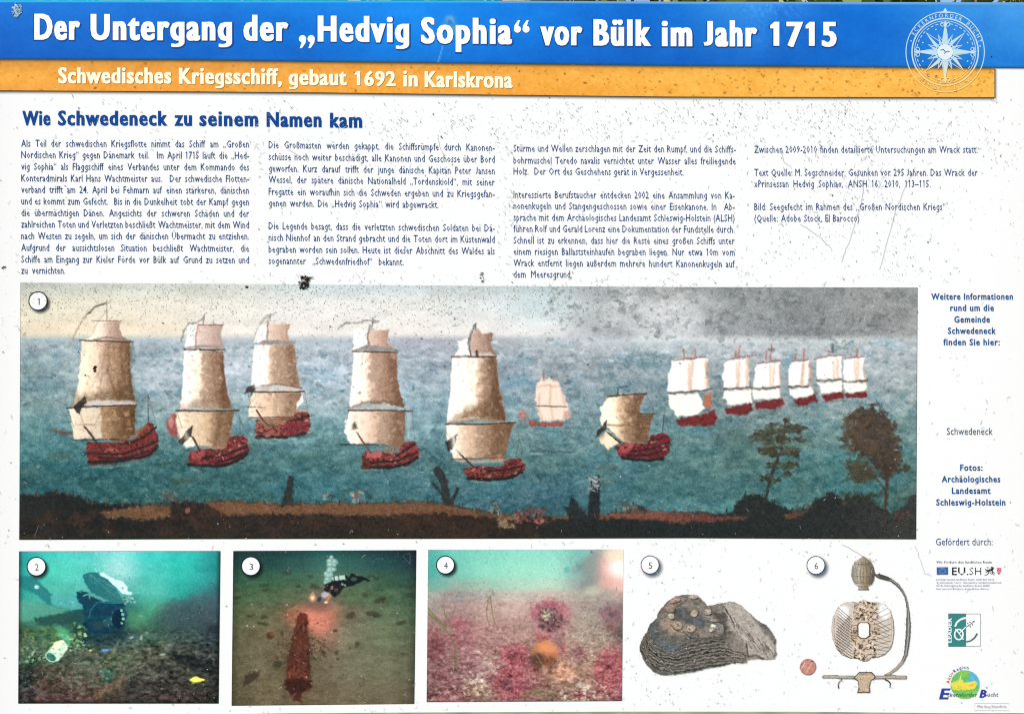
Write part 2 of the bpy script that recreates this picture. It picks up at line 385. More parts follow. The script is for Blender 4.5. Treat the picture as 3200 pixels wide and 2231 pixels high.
for i in range(26):
    q = RS.rand(); x0 = 2380 + 420 * q + 40 * RS.randn()
    yb.line([(x0, 300), (x0 + 30 + 20 * RS.rand(), 262), (x0 + 70 + 90 * RS.rand(), 222)], 1.6, C(255, 214, 120), 1.6, .45, 2)
for i in range(6):
    x0 = 2500 + 12 * i; yb.line([(x0 - 40, 240), (x0 - 15, 270), (x0, 300)], 1.6, C(255, 216, 130), 1.6, .45, 2)
yb.line([(1335, 200), (1290, 232), (1275, 240)], 1.6, C(150, 100, 50), 1.2, .5, 1)
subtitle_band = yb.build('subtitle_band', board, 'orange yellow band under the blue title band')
# printed soft edge under the yellow band and at its right end
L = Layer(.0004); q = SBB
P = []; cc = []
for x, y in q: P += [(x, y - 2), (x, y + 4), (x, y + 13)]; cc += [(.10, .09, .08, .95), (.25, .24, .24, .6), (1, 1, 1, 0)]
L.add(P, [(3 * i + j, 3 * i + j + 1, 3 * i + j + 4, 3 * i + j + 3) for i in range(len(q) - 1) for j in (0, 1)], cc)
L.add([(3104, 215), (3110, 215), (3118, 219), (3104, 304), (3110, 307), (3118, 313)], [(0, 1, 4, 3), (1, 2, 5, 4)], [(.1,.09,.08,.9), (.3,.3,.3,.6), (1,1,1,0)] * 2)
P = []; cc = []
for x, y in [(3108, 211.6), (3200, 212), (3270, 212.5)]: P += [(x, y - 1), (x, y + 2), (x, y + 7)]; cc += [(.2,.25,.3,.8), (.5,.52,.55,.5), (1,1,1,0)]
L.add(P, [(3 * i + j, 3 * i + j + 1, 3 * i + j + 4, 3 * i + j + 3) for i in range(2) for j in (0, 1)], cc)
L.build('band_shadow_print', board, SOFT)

WH = C(250, 253, 255)
def title_words(items, parent, cap, col, shade, off, smear, d, nm, track):
    for (t, x0, x1, b0, b1, cp) in items:
        if shade:
            L = Layer(d); word(L, t, x0 - 3.2, x1 + 4.4, b0 + 3.2, b1 + 3.2, (cp or cap) + 3, shade, off * 1.2, smear * 1.35, track, 2)
            o2 = L
        L1 = Layer(d + .0003); word(L1, t, x0, x1, b0, b1, cp or cap, col, off, smear, track, 3)
        o = L1.build(nm, parent)
        if shade: o2.build('letter_shadow_print', o)
title_words([('Der', 108, 252, 122.7, 123.3, 77), ('Untergang', 284, 726, 123.5, 125.5, 77), ('der', 761, 902, 126, 127, 77),
  ('Hedvig', 993, 1279, 128.5, 131, 77), ('Sophia', 1315, 1600, 134, 136.5, 77), ('vor', 1688, 1820, 139.5, 140.3, 77),
  ('Bülk', 1854, 2035, 141, 142.3, 78), ('im', 2067, 2163, 143, 143.3, 77), ('Jahr', 2198, 2366, 143.4, 143.8, 77), ('1715', 2406, 2614, 143.8, 144.3, 73)],
  title_band, 77, WH, C(16, 74, 160), .02, .044, .0011, 'title_word', .10)
# German quotation marks as drawn wedges
def comma_mark(L, x, y, r, col, flip=1):
    L.poly([(x + r * math.cos(a), y + r * math.sin(a) * flip) for a in np.linspace(0, 2 * math.pi, 20, endpoint=False)], col, .00002)
    L.poly([(x + flip * r, y), (x + flip * r * .85, y + 1.1 * r * flip), (x - flip * r * .2, y + 2.6 * r * flip), (x - flip * r * .75, y + 2.5 * r * flip), (x - flip * r * .1, y + .6 * r * flip)], col)
L = Layer(.0014)
for x in (946, 973): comma_mark(L, x, 122, 11.5, WH)
L.build('title_word', title_band)
L = Layer(.0014)
for x in (1617, 1644): comma_mark(L, 2 * x - x, 92, 11, WH, -1)
L.build('title_word', title_band)
CR = C(252, 250, 226)
title_words([('Schwedisches', 182.6, 536.7, 260, 260.7, None), ('Kriegsschiff,', 559.7, 881.6, 261.5, 263.5, None), ('gebaut', 902, 1084, 265, 266.2, None),
  ('1692', 1108.8, 1237, 267.5, 268.5, 44), ('in', 1260, 1306, 269.8, 270.2, None), ('Karlskrona', 1327, 1602, 272, 274.2, 48)],
  subtitle_band, 47.5, CR, None, .018, .040, .0009, 'subtitle_word', .06)
HB = C(2, 70, 150)
L = Layer(.0004)
for (t, x0, x1, b0, b1, cp) in [('Wie', 69.5, 158, 390.5, 390.6, 43), ('Schwedeneck', 181, 523.7, 390.8, 391.6, 44), ('zu', 545, 600, 392, 392.3, 44), ('seinem', 623, 807, 392.7, 394, 44),
  ('Namen', 833, 1005, 395, 396.3, 44), ('kam', 1031, 1131.8, 397.6, 398.4, 44)]:
    word(L, t, x0, x1, b0, b1, cp, HB, .018, .036, .08, 2)
L.build('heading', board, label='dark blue heading under the yellow band')

# ------------------------------------------------------------------ running text
TB = C(30, 68, 128); TD = C(44, 66, 100)
def para(lines, xl, xr, nm='text_paragraph', cap=22, col=TB, off=.003, sx=.69, label=None):
    L = Layer(.0004); paragraph(L, lines, xl, xr, cap, col, off, sx); return L.build(nm, board, label=label)
c1 = [('Als Teil der schwedischen Kriegsflotte nimmt das Schiff am „Großen', 458.5, 461), ('Nordischen Krieg“ gegen Dänemark teil.  Im April 1715 läuft die „Hed-', 494, 496.5), ('vig Sophia“ als Flaggschiff eines Verbandes unter dem Kommando des', 530.7, 533),
 ('Konteradmirals Karl Hans Wachtmeister aus.  Der schwedische Flotten-', 567.2, 569.3), ('verband trifft am 24. April bei Fehmarn auf einen stärkeren, dänischen', 602.8, 605.6), ('und es kommt zum Gefecht.  Bis in die Dunkelheit tobt der Kampf gegen', 639, 641.8),
 ('die übermächtigen Dänen. Angesichts der schweren Schäden und der', 675.3, 678), ('zahlreichen Toten und Verletzten beschließt Wachtmeister, mit dem Wind', 711.1, 713.6), ('nach Westen zu segeln, um sich der dänischen Übermacht zu entziehen.', 747.7, 748.6),
 ('Aufgrund der aussichtslosen Situation beschließt Wachtmeister, die', 784, 786.8), ('Schiffe am Eingang zur Kieler Förde vor Bülk auf Grund zu setzen und', 820.6, 823), ('zu vernichten.', 855.7, 856, 204)]
para([(q[0], q[1], q[2], q[3] if len(q) > 3 else None) for q in c1], 66.5, 778, label='leftmost text column')
para([(a, b, c, d) for a, b, c, d in [('Die Großmasten werden gekappt, die Schiffsrümpfe durch Kanonen-', 462.7, 472, None), ('schüsse noch weiter beschädigt, alle Kanonen und Geschosse über Bord', 500, 508.5, None), ('geworfen. Kurz darauf trifft der junge dänische Kapitän Peter Jansen', 536.6, 544.6, None),
 ('Wessel, der spätere dänische Nationalheld „Tordenskiold“, mit seiner', 571.4, 580, None), ('Fregatte ein woraufhin sich die Schweden ergeben und zu Kriegsgefan-', 609, 616.7, None), ('genen werden. Die „Hedvig Sophia“ wird abgewrackt.', 645, 652, 1370)]], 839.5, 1545.6)
para([('Die Legende besagt, dass die verletzten schwedischen Soldaten bei Dä-', 716.4, 723.5, None), ('nisch Nienhof an den Strand gebracht und die Toten dort im Küstenwald', 752.6, 759, None), ('begraben worden sein sollen. Heute ist dieser Abschnitt des Waldes als', 789.2, 795.4, None), ('sogenannter „Schwedenfriedhof“ bekannt.', 825.1, 832, 1261)], 839.5, 1545.6)
para([('Stürme und Wellen zerschlagen mit der Zeit den Rumpf, und die Schiffs-', 473.9, 477, None), ('bohrmuschel Teredo navalis vernichtet unter Wasser alles freiliegende', 511.5, 514, None), ('Holz.  Der Ort des Geschehens gerät in Vergessenheit.', 545.6, 549, 2136)], 1604.6, 2298.7)
para([('Interessierte Berufstaucher entdecken 2002 eine Ansammlung von Ka-', 618.8, 621.2, None), ('nonenkugeln und Stangengeschossen sowie einer Eisenkanone. In  Ab-', 653.7, 657, None), ('sprache mit dem Archäologisches Landesamt Schleswig-Holstein (ALSH)', 689.9, 692, None), ('führen Rolf und Gerald Lorenz eine Dokumentation der Fundstelle durch.', 725, 727.5, None),
 ('Schnell ist zu erkennen, dass hier die Reste eines großen Schiffs unter', 761.3, 763.5, None), ('einem riesigen Ballaststeinhaufen begraben liegen. Nur etwa 10m vom', 796.2, 799, None), ('Wrack entfernt liegen außerdem mehrere hundert Kanonenkugeln auf', 832, 835.5, None), ('dem Meeresgrund.', 867.6, 869, 1787)], 1604.6, 2295.5)
para([('Zwischen 2009-2010 finden detaillierte Untersuchungen am Wrack statt.', 477.6, 477.8, None)], 2356.8, 3054.6)
para([('Text Quelle: M. Segschneider, Gesunken vor 295 Jahren. Das Wrack der', 549.7, 549.7, None), ('»Prinsessan Hedvig Sophia«, ANSH 16, 2010, 113–115.', 585, 585, 2908)], 2356.8, 3054.6)
para([('Bild: Seegefecht im Rahmen des „Großen Nordischen Kriegs“', 656.8, 656.8, 2954), ('(Quelle: Adobe Stock, El Barocco)', 692.8, 692.8, 2685)], 2356.8, 3054.6)
SB = C(24, 84, 150)
def cent(items, nm, cap, col, off, sm, track, label=None):
    L = Layer(.0004)
    for t, x0, x1, b in items: word(L, t, x0, x1, b, b, cap, col, off, sm, track, 2)
    return L.build(nm, board, label=label)
cent([('Weitere Informationen', 2909.5, 3165, 936), ('rund um die', 2969, 3105.5, 971.5), ('Gemeinde', 2981.5, 3093, 1007.5), ('Schwedeneck', 2961.5, 3111.5, 1043), ('finden Sie hier:', 2947.5, 3124, 1078.5)], 'side_text', 19, SB, .014, .02, .07, 'bold blue side text right of the painting')
cent([('Schwedeneck', 2958.5, 3101.5, 1358.5)], 'side_text', 21.5, C(44, 76, 120), .0, 0, .02)
cent([('Fotos:', 3000, 3070, 1470.5), ('Archäologisches', 2942.5, 3125.5, 1506.5), ('Landesamt', 2974, 3095, 1542.5), ('Schleswig-Holstein', 2925, 3141.5, 1579)], 'side_text', 19, SB, .014, .02, .07)
cent([('Gefördert durch:', 2924.4, 3101.3, 1703.7)], 'side_text', 21.5, C(56, 84, 130), .0, 0, .02)
# ------------------------------------------------------------------ printed painting of the fleet
pt = Pic([(64.5, 883), (700, 886.6), (1500, 893.5), (2100, 897), (2867, 898.5)], [(60.4, 1686.5), (700, 1684), (1500, 1683), (2150, 1681.5), (2862.8, 1685)], 2.3, .0005, 1)
pt.k = 1
XS = [64, 300, 500, 700, 1000, 1300, 1500, 1700, 1900, 2100, 2300, 2500, 2700, 2867]
pt.field(XS, [890, 960, 1040, 1068, 1150, 1250, 1350, 1440, 1520, 1600], [
 [(198,203,193),(216,218,206),(220,222,214),(214,218,210),(218,230,232),(212,222,224),(204,214,214),(192,208,212),(164,172,174),(134,140,140),(118,124,124),(122,128,128),(130,135,134),(136,142,140)],
 [(238,232,208),(244,236,214),(246,238,222),(244,240,230),(244,242,238),(240,240,234),(232,236,236),(216,232,236),(190,196,198),(206,210,212),(140,146,148),(108,114,116),(134,138,138),(138,142,140)],
 [(248,234,208),(250,234,206),(250,236,214),(246,240,230),(248,242,236),(242,236,230),(246,242,238),(238,238,238),(176,180,184),(208,212,216),(134,140,145),(112,118,122),(128,132,132),(144,147,147)],
 [(164,188,194),(172,196,204),(180,200,208),(192,206,216),(186,200,212),(172,176,192),(176,180,190),(188,198,206),(198,210,218),(224,232,236),(218,222,226),(214,220,222),(214,218,220),(202,208,210)],
 [(112,158,164),(140,174,182),(180,200,214),(216,230,244),(200,220,240),(160,180,198),(144,160,176),(146,160,170),(134,150,160),(124,152,158),(146,162,168),(158,170,174),(180,190,194),(182,192,194)],
 [(110,148,152),(140,164,172),(168,186,198),(150,182,194),(176,194,208),(144,178,198),(136,168,190),(124,150,166),(114,144,160),(104,136,146),(114,136,142),(126,144,148),(136,158,162),(142,162,166)],
 [(72,132,142),(72,136,152),(100,148,158),(100,144,160),(102,156,172),(112,156,176),(104,146,162),(98,134,146),(94,130,142),(84,126,136),(90,120,126),(96,132,138),(102,142,148),(108,142,146)],
 [(52,120,136),(42,110,126),(56,114,126),(60,112,124),(72,126,138),(78,126,144),(84,132,148),(94,136,148),(78,132,154),(84,132,144),(78,120,126),(84,132,140),(78,146,164),(94,136,142)],
 [(46,106,120),(44,106,120),(52,110,124),(58,114,126),(66,132,154),(74,126,150),(78,136,160),(68,120,150),(78,132,154),(84,136,150),(84,132,144),(76,132,144),(80,142,154),(86,120,122)],
 [(54,104,110),(62,112,120),(60,108,114),(62,108,114),(60,120,136),(66,120,136),(68,114,142),(66,112,134),(72,126,148),(90,148,164),(100,162,176),(86,138,148),(86,122,122),(70,100,102)]])
mixm = np.clip((pt.Y - 1062) / 12, 0, 1) * np.clip((1600 - pt.Y) / 460, 0, 1) * .46
pt.img = pt.img * (1 - mixm[..., None]) + np.array(C(184, 191, 197)) * mixm[..., None]
sm_ = np.clip((1066 - pt.Y) / 12, 0, 1) * np.clip((pt.X - 1900) / 250, 0, 1) * .22; pt.img += sm_[..., None] * (1 - pt.img)
sea = np.clip((pt.Y - np.interp(pt.X, [64, 700, 1500, 2867], [1052, 1054, 1076, 1074])) / 34, 0, 1)
pt.grain(.13, 44, 20, 4, 20, (1, .95, .92), sea); pt.grain(.13, 16, 12, 3, 30, (1, .85, .75), sea); pt.grain(.05, 90, 30, 3, 40, (1, 1, 1), 1 - sea)
pt.dabs(1500, (64, 1068, 2867, 1600), (4, 15), [C(60,120,135), C(95,150,165), C(130,165,175), C(50,105,120), C(150,170,178), C(70,130,160)], .5, 0, 35, .33, .35, None, 1)
pt.dabs(520, (64, 1075, 2867, 1620), (16, 50), [C(64,138,170), C(92,124,120), C(120,158,168), C(70,110,118), C(84,150,176), C(130,146,150)], .4, 0, 15, .3, .6, None, 71)
pt.dabs(900, (64, 1075, 2867, 1620), (5, 13), [C(150,176,184), C(70,104,110), C(96,156,180), C(168,186,192), C(60,90,96)], .55, 0, 40, .5, .3, None, 72)
pt.dabs(360, (500, 1068, 1500, 1260), (5, 20), [C(214,228,244), C(225,232,240), C(190,206,222)], .3, 0, 12, .4, .5, None, 2)
pt.dabs(160, (1880, 900, 2260, 1060), (8, 26), [C(215,218,220), C(170,175,178), C(228,230,230)], .5, -20, 30, .35, .6, None, 3)
pt.dabs(160, (2200, 905, 2860, 1050), (8, 26), [C(100,106,108), C(150,155,154), C(125,130,132)], .6, -10, 40, .3, .6, None, 4)
pt.dabs(420, (1700, 900, 2867, 1066), (5, 14), [C(118,124,126), C(160,166,168), C(100,106,110), C(176,180,182)], .6, -15, 50, .45, .35, None, 73)
pt.dabs(300, (1500, 1066, 2867, 1130), (6, 16), [C(226,232,236), C(196,206,210), C(170,184,190)], .4, 0, 20, .5, .4, None, 74)
A_ = lambda: pt.crop(50, 870, 1.929)
B_ = lambda: pt.crop(700, 870, 1.929)
C_ = lambda: pt.crop(1350, 870, 1.929)
D_ = lambda: pt.crop(2080, 870, 1.929)
DK = C(72, 56, 50); YD = C(84, 66, 56)
def hull(P, hi, cur, stripes, bottom, front=None):
    pt.cur = cur
    pt.poly(P, hi, 2, 1, 5)
    xs = [p[0] for p in P]; ys = [p[1] for p in P]
    pt.dabs(330, (min(xs), min(ys), max(xs), max(ys)), (5, 13), [C(170,84,80), C(118,50,52), C(84,42,42), C(186,118,106), C(136,60,64), C(100,46,46), C(70,38,38), C(120,60,50)], .5, -10, 25, .65, .35, P, cur)
    if front: pt.poly(front[0], front[1], 3, .8, 5)
    for q in stripes: pt.line(q, 13, C(46, 34, 38), 1.4, .92, 3)
    pt.line(bottom, 19, C(40, 36, 40), 1.6, .95, 4)
    for i in range(16):
        r_ = np.random.RandomState(cur * 50 + i); x = min(xs) + (max(xs) - min(xs)) * r_.rand(); y = min(ys) + (max(ys) - min(ys)) * r_.rand()
        if pip(P, x, y): pt.ell((x, y), 6 + 10 * r_.rand(), 4 + 4 * r_.rand(), [C(52,38,40), C(214,150,136), C(60,40,42)][i % 3], .3, .8, -12, 3, False)
# ship 1
A_(); pt.cur = 1
pt.line([(548,130),(548,250)], 5, C(135,125,115), 1.2, .8)
pt.line([(578,125),(560,150),(540,145)], 5, C(150,140,130), 1.2, .6); pt.line([(540,148),(490,165),(430,215)], 12, C(118,112,104), 2, .9, 4); pt.line([(430,215),(390,265),(355,340),(332,388)], 8, C(160,145,130), 2, .8, 4)
pt.poly([(475,252),(635,255),(625,300),(640,350),(692,378),(400,375),(440,355),(470,335),(490,300)], G(400, 660, (420,(246,238,220)), (520,(238,222,204)), (560,(208,184,166)), (650,(165,142,124))), 2, 1, 4)
pt.line([(455,255),(638,256)], 5, C(150,125,110)); pt.line([(470,370),(545,355),(640,368)], 12, C(140,130,122), 2, .7)
pt.poly([(398,378),(690,382),(688,560),(700,660),(722,765),(345,770),(372,650),(390,500)], G(345, 720, (380,(246,232,206)), (480,(240,222,196)), (520,(206,182,160)), (590,(178,148,120)), (700,(132,106,82)), n=.1), 2, 1, 4)
pt.poly([(360,690),(470,700),(600,660),(695,640),(722,765),(560,735),(345,772)], C(112,92,70), 14, .6, 10)
pt.line([(548,350),(510,640),(480,720)], 9, C(160,128,112), 3, .5); pt.line([(385,373),(705,383)], 8, YD)
pt.poly([(430,738),(720,738),(724,762),(425,770)], C(204,204,202), 3, .85, 4)
pt.poly([(320,785),(520,778),(525,960),(350,970),(342,900)], G(320, 525, (320,(238,228,206)), (525,(214,200,176))), 2, 1, 4)
pt.poly([(512,775),(725,765),(715,900),(722,940),(650,985),(520,970)], G(512, 725, (512,(184,156,122)), (620,(160,128,94)), (725,(124,92,64))), 3, 1, 4)
pt.line([(385,800),(410,880),(480,880),(515,800)], 6, C(180,165,145), 2, .7, 4); pt.line([(360,880),(480,885)], 6, C(170,150,130), 2, .7)
pt.line([(308,782),(430,772),(728,764)], 8, DK); pt.line([(345,975),(620,970)], 7, C(90,80,75))
pt.poly([(418,700),(424,745),(380,815),(360,800),(345,775),(390,730)], C(46,46,42), 1.6, .95, 6)
hull([(425,985),(640,990),(720,960),(790,868),(830,880),(860,950),(855,1020),(800,1080),(620,1115),(450,1125),(428,1060)], C(166,76,76), 1, [[(620,1000),(700,990),(780,950),(845,895)], [(430,1055),(640,1060),(760,1020),(855,980)], [(500,1080),(640,1088),(800,1040)]], [(440,1105),(620,1103),(800,1066),(852,1010)])
pt.poly([(715,925),(790,870),(800,905),(735,955)], C(168,118,88), 4, .8, 6); pt.line([(415,895),(460,950),(520,1035)], 13, C(66,46,44), 2, .95); pt.line([(550,1030),(600,1035)], 14, C(225,150,135), 4, .6)
pt.line([(798,700),(798,868)], 6, C(96,104,108)); pt.cur = 0; pt.line([(450,1132),(560,1140),(690,1128)], 8, C(170,182,178), 3, .7, 5)
pt.line([(215,915),(270,928),(335,935)], 16, C(136,78,66), 3, .85, 6); pt.line([(210,1070),(345,1075)], 22, C(70,95,92), 8, .6, 8); pt.line([(215,1068),(340,1066)], 7, C(120,122,110), 4, .7, 6)
pt.line([(950,1222),(1055,1222)], 22, C(96,104,84), 6, .8, 8); pt.line([(830,1115),(930,1110)], 10, C(60,85,92), 4, .7, 6); pt.line([(700,1105),(750,1100)], 7, C(160,130,125), 3, .7, 4)
# small hull between ships 1 and 2
pt.cur = 2; pt.poly([(900,870),(935,812),(975,820),(975,955),(925,942)], C(196,98,94), 5, .9, 8); pt.ell((935,865), 18, 34, C(228,168,160), .4, .7, 0, 3)
# ship 2
pt.cur = 3
pt.line([(1138,215),(1128,280)], 8, C(150,145,140)); pt.line([(1135,235),(1090,268),(1040,275),(1012,318),(1000,375)], 11, C(138,138,136), 2.4, .8, 6)
pt.poly([(1030,290),(1088,280),(1085,422),(1020,422),(1028,350)], C(251,247,240), 2, 1, 4)
pt.poly([(1088,280),(1250,275),(1235,340),(1252,425),(1085,420)], G(1088, 1250, (1088,(230,216,206)), (1170,(206,184,172)), (1250,(186,162,148))), 2, 1, 4)
pt.line([(1100,285),(1085,350),(1085,420)], 10, C(170,132,118), 3, .7); pt.line([(1100,280),(1250,280)], 6, C(150,120,110))
pt.line([(1030,420),(1130,408),(1235,415)], 16, C(158,152,146), 3, .8)
pt.poly([(1015,435),(1250,435),(1260,600),(1275,680),(1303,785),(988,790),(1003,640)], G(988, 1300, (1000,(252,246,236)), (1105,(246,234,214)), (1125,(214,184,158)), (1200,(190,152,122)), (1255,(146,108,82)), n=.1), 2, 1, 4)
pt.poly([(990,760),(1100,720),(1290,740),(1303,785),(988,790)], C(160,128,100), 10, .5, 8)
pt.line([(1040,772),(1200,765)], 26, C(160,162,154), 7, .7, 6); pt.line([(1015,430),(1258,430)], 8, YD)
pt.poly([(970,800),(1315,798),(1298,920),(1280,1000),(1250,1032),(1080,1000),(985,960),(963,870)], G(965, 1315, (965,(240,226,202)), (1130,(220,198,166)), (1200,(190,156,120)), (1315,(144,110,80))), 3, 1, 4)
pt.poly([(985,960),(1060,940),(1085,1010),(1020,1022)], C(242,232,212), 3, 1, 5)
pt.line([(965,797),(1150,800),(1345,795)], 9, YD); pt.poly([(1072,880),(1062,940),(1000,1003),(972,988),(1030,915)], C(50,50,46), 1.8, .95, 6)
hull([(1045,1050),(1110,1030),(1260,1030),(1290,960),(1360,945),(1400,975),(1406,1030),(1370,1090),(1290,1125),(1080,1135),(1038,1100)], C(166,66,72), 3, [[(1120,1085),(1260,1065),(1395,1010)], [(1200,1110),(1320,1080),(1400,1040)]], [(1040,1122),(1180,1132),(1290,1118),(1395,1060)], ([(1055,1045),(1125,1032),(1130,1078),(1060,1092)], C(206,92,90)))
pt.line([(1110,1018),(1260,1022)], 14, C(205,160,140), 4, .6); pt.line([(1065,955),(1110,1040)], 11, C(80,62,54)); pt.line([(1350,838),(1350,945)], 5, C(100,118,124)); pt.line([(1060,1150),(1110,1162)], 9, C(196,186,170), 4, .7)
# ship 3
B_(); pt.cur = 4
pt.line([(300,215),(240,242),(215,290),(192,340)], 12, C(158,158,156), 3, .8, 6)
pt.poly([(215,285),(262,278),(262,372),(182,388),(195,330)], C(250,247,242), 2, 1, 4)
pt.poly([(258,275),(400,275),(385,330),(396,390),(258,372)], G(258, 400, (258,(232,214,200)), (330,(214,186,166)), (400,(196,164,142))), 2, 1, 4)
pt.poly([(185,400),(240,372),(330,372),(430,380),(428,402)], C(152,150,144), 3, .9, 4); pt.line([(280,215),(262,290),(265,370)], 8, C(140,128,120), 2.5, .8, 5)
pt.poly([(183,402),(426,402),(436,520),(462,662),(330,640),(163,656),(172,520)], G(163, 460, (163,(254,250,245)), (262,(250,240,230)), (285,(218,190,166)), (350,(200,166,138)), (425,(172,138,112)), n=.08), 2, 1, 4)
pt.line([(240,405),(215,470)], 9, C(150,136,126), 3, .6, 5); pt.poly([(180,665),(330,642),(462,668),(465,682),(180,682)], C(204,200,196), 3, .95, 4)
pt.line([(180,650),(330,636),(470,662)], 7, C(130,112,100), 2, .8); pt.poly([(180,690),(470,686),(440,770),(425,836),(150,840),(150,780),(165,710)], G(150, 460, (150,(244,228,208)), (250,(232,206,180)), (330,(218,184,154)), (440,(178,140,110))), 2.5, 1, 4)
pt.line([(143,683),(300,685),(485,682)], 8, DK); pt.line([(140,776),(250,778)], 5, C(130,105,90)); pt.line([(150,840),(420,834)], 6, C(150,108,86)); pt.poly([(470,698),(478,740),(435,788),(440,750)], C(242,242,238), 2, 1, 3)
pt.poly([(185,635),(192,665),(150,715),(165,680),(120,692),(140,655)], C(60,56,52), 1.6, .95, 5)
hull([(200,850),(300,845),(420,830),(420,795),(510,808),(522,900),(490,940),(360,965),(200,960),(188,920)], C(180,98,86), 4, [[(350,855),(440,850),(510,825)]], [(200,958),(360,960),(490,935)], ([(370,875),(510,850),(506,915),(370,945)], C(166,70,88)))
pt.poly([(200,850),(420,842),(330,882),(250,905)], C(196,152,118), 4, .8, 6); pt.line([(420,798),(508,800)], 16, C(208,172,142), 4, .8); pt.line([(195,795),(240,860),(270,885)], 10, C(130,96,80)); pt.ell((285,885), 30, 14, C(110,120,100), .4, .7, 0, 3)
pt.cur = 0; pt.line([(400,955),(555,942)], 16, C(72,88,84), 6, .75, 6); pt.line([(200,962),(350,970)], 5, C(196,190,180), 3, .6); pt.line([(410,1070),(560,1068)], 6, C(130,124,104), 3, .7, 4); pt.line([(120,1030),(360,1040)], 5, C(76,112,128), 3, .6, 4); pt.line([(560,1010),(700,1014)], 4, C(74,110,124), 3, .6, 4)
# ship 4
pt.cur = 5
pt.line([(690,302),(735,265),(800,272),(850,256),(930,262)], 10, C(142,142,142), 2.5, .85, 6); pt.line([(898,238),(890,310)], 7, C(120,128,130), 2, .8); pt.poly([(785,300),(868,310),(866,402),(778,432)], C(252,248,242), 2, 1, 4)
pt.poly([(865,315),(995,308),(985,380),(1022,430),(865,402)], G(865, 1010, (865,(230,208,194)), (940,(206,176,158)), (1000,(180,152,136))), 2, 1, 4); pt.line([(880,285),(866,340),(870,402)], 12, C(132,118,112), 3, .8, 5)
pt.poly([(786,433),(870,400),(980,415),(1042,442)], C(156,152,148), 3, .9, 4)
pt.poly([(783,440),(1042,445),(1045,600),(1065,700),(1092,790),(1080,775),(900,742),(755,790),(768,640)], G(755, 1090, (765,(254,248,238)), (860,(248,232,216)), (885,(218,186,164)), (960,(196,156,130)), (1010,(182,142,116)), (1070,(142,104,84)), n=.08), 2, 1, 4)
pt.line([(758,782),(860,745),(960,745),(1085,762)], 15, C(132,108,88), 4, .8, 5); pt.poly([(760,792),(860,768),(960,752),(1085,786)], C(190,188,180), 4, .85, 4)
pt.line([(840,445),(825,520)], 8, C(170,130,115), 3, .5); pt.poly([(755,800),(1090,798),(1096,900),(1085,1000),(1050,1022),(940,990),(760,1000),(728,930),(730,860)], G(728, 1095, (728,(252,244,230)), (850,(238,218,198)), (950,(208,174,148)), (1095,(156,118,94))), 2.5, 1, 4)
pt.line([(778,440),(1045,446)], 8, YD); pt.line([(752,797),(920,795),(1135,800)], 8, YD); pt.poly([(795,865),(802,900),(758,918),(765,885)], C(64,60,56), 4, .9, 8); pt.poly([(1100,805),(1138,802),(1120,970),(1102,960)], C(182,194,200), 3, .6, 3)
pt.line([(706,1000),(930,1003)], 8, C(96,86,78)); hull([(850,1040),(960,1045),(1050,1050),(1080,985),(1150,982),(1180,1040),(1172,1090),(1100,1130),(900,1150),(830,1142),(835,1080)], C(172,72,72), 5, [[(1040,1070),(1110,1020),(1150,1000)], [(880,1110),(1040,1100),(1165,1050)]], [(835,1142),(1000,1140),(1100,1120),(1165,1080)], ([(858,1045),(950,1045),(950,1080),(860,1085)], C(236,122,120)))
pt.poly([(935,1010),(1040,1020),(1065,1045),(980,1058)], C(146,140,130), 3, .9, 5); pt.line([(800,930),(845,995),(885,1050)], 9, C(134,96,84)); pt.poly([(838,1080),(880,1110),(870,1145),(828,1142)], C(120,84,70), 4, .7, 5); pt.line([(830,1150),(950,1158)], 6, C(206,198,192), 3, .7, 4)
# ship 5
C_(); pt.cur = 6
pt.line([(265,272),(262,335)], 10, C(120,120,118), 2, .9); pt.poly([(155,380),(228,358),(226,465),(143,462),(165,420)], C(253,249,244), 3, 1, 5)
pt.poly([(238,335),(280,300),(300,330),(372,330),(355,400),(388,480),(228,468)], G(228, 380, (228,(214,188,172)), (300,(188,160,146)), (380,(170,136,116))), 2, 1, 4); pt.line([(262,285),(235,325),(222,400),(232,470)], 12, C(106,100,98), 3, .85, 6)
pt.poly([(240,455),(345,445),(385,470),(240,472)], C(210,214,214), 3, .7, 3); pt.line([(270,440),(272,470)], 14, C(64,58,56), 2, .9)
pt.poly([(123,475),(388,474),(402,640),(448,868),(260,846),(88,872),(108,680)], G(88, 445, (95,(254,248,238)), (255,(252,240,222)), (285,(220,192,170)), (330,(184,150,122)), (430,(136,102,80)), n=.09), 2, 1, 4)
pt.poly([(105,865),(200,790),(310,745),(410,690),(448,868),(260,846)], C(140,110,84), 14, .75, 10); pt.line([(108,872),(270,852),(440,866)], 14, C(158,158,148), 4, .8, 4); pt.line([(120,472),(388,472)], 8, YD); pt.line([(225,480),(215,540)], 8, C(196,160,142), 3, .5); pt.line([(362,480),(392,640)], 10, C(110,84,70), 4, .5)
pt.poly([(85,882),(497,874),(460,985),(430,1102),(300,1082),(130,1086),(88,985)], G(85, 495, (88,(252,242,228)), (190,(230,210,186)), (290,(202,168,138)), (380,(168,134,104)), (480,(148,114,86))), 2.5, 1, 4); pt.line([(83,878),(280,880),(502,869)], 9, YD)
pt.poly([(152,935),(142,1000),(98,1045),(82,985)], C(40,40,40), 1.8, .95, 6); pt.line([(110,1090),(420,1080)], 6, C(150,100,84)); pt.line([(150,1098),(260,1105),(420,1098)], 18, C(206,190,176), 5, .8)
hull([(188,1150),(250,1135),(420,1132),(450,1090),(530,1083),(566,1130),(540,1180),(450,1215),(240,1215),(205,1190)], C(170,76,72), 6, [[(300,1160),(440,1155),(550,1130)]], [(215,1205),(340,1212),(450,1208),(540,1170)])
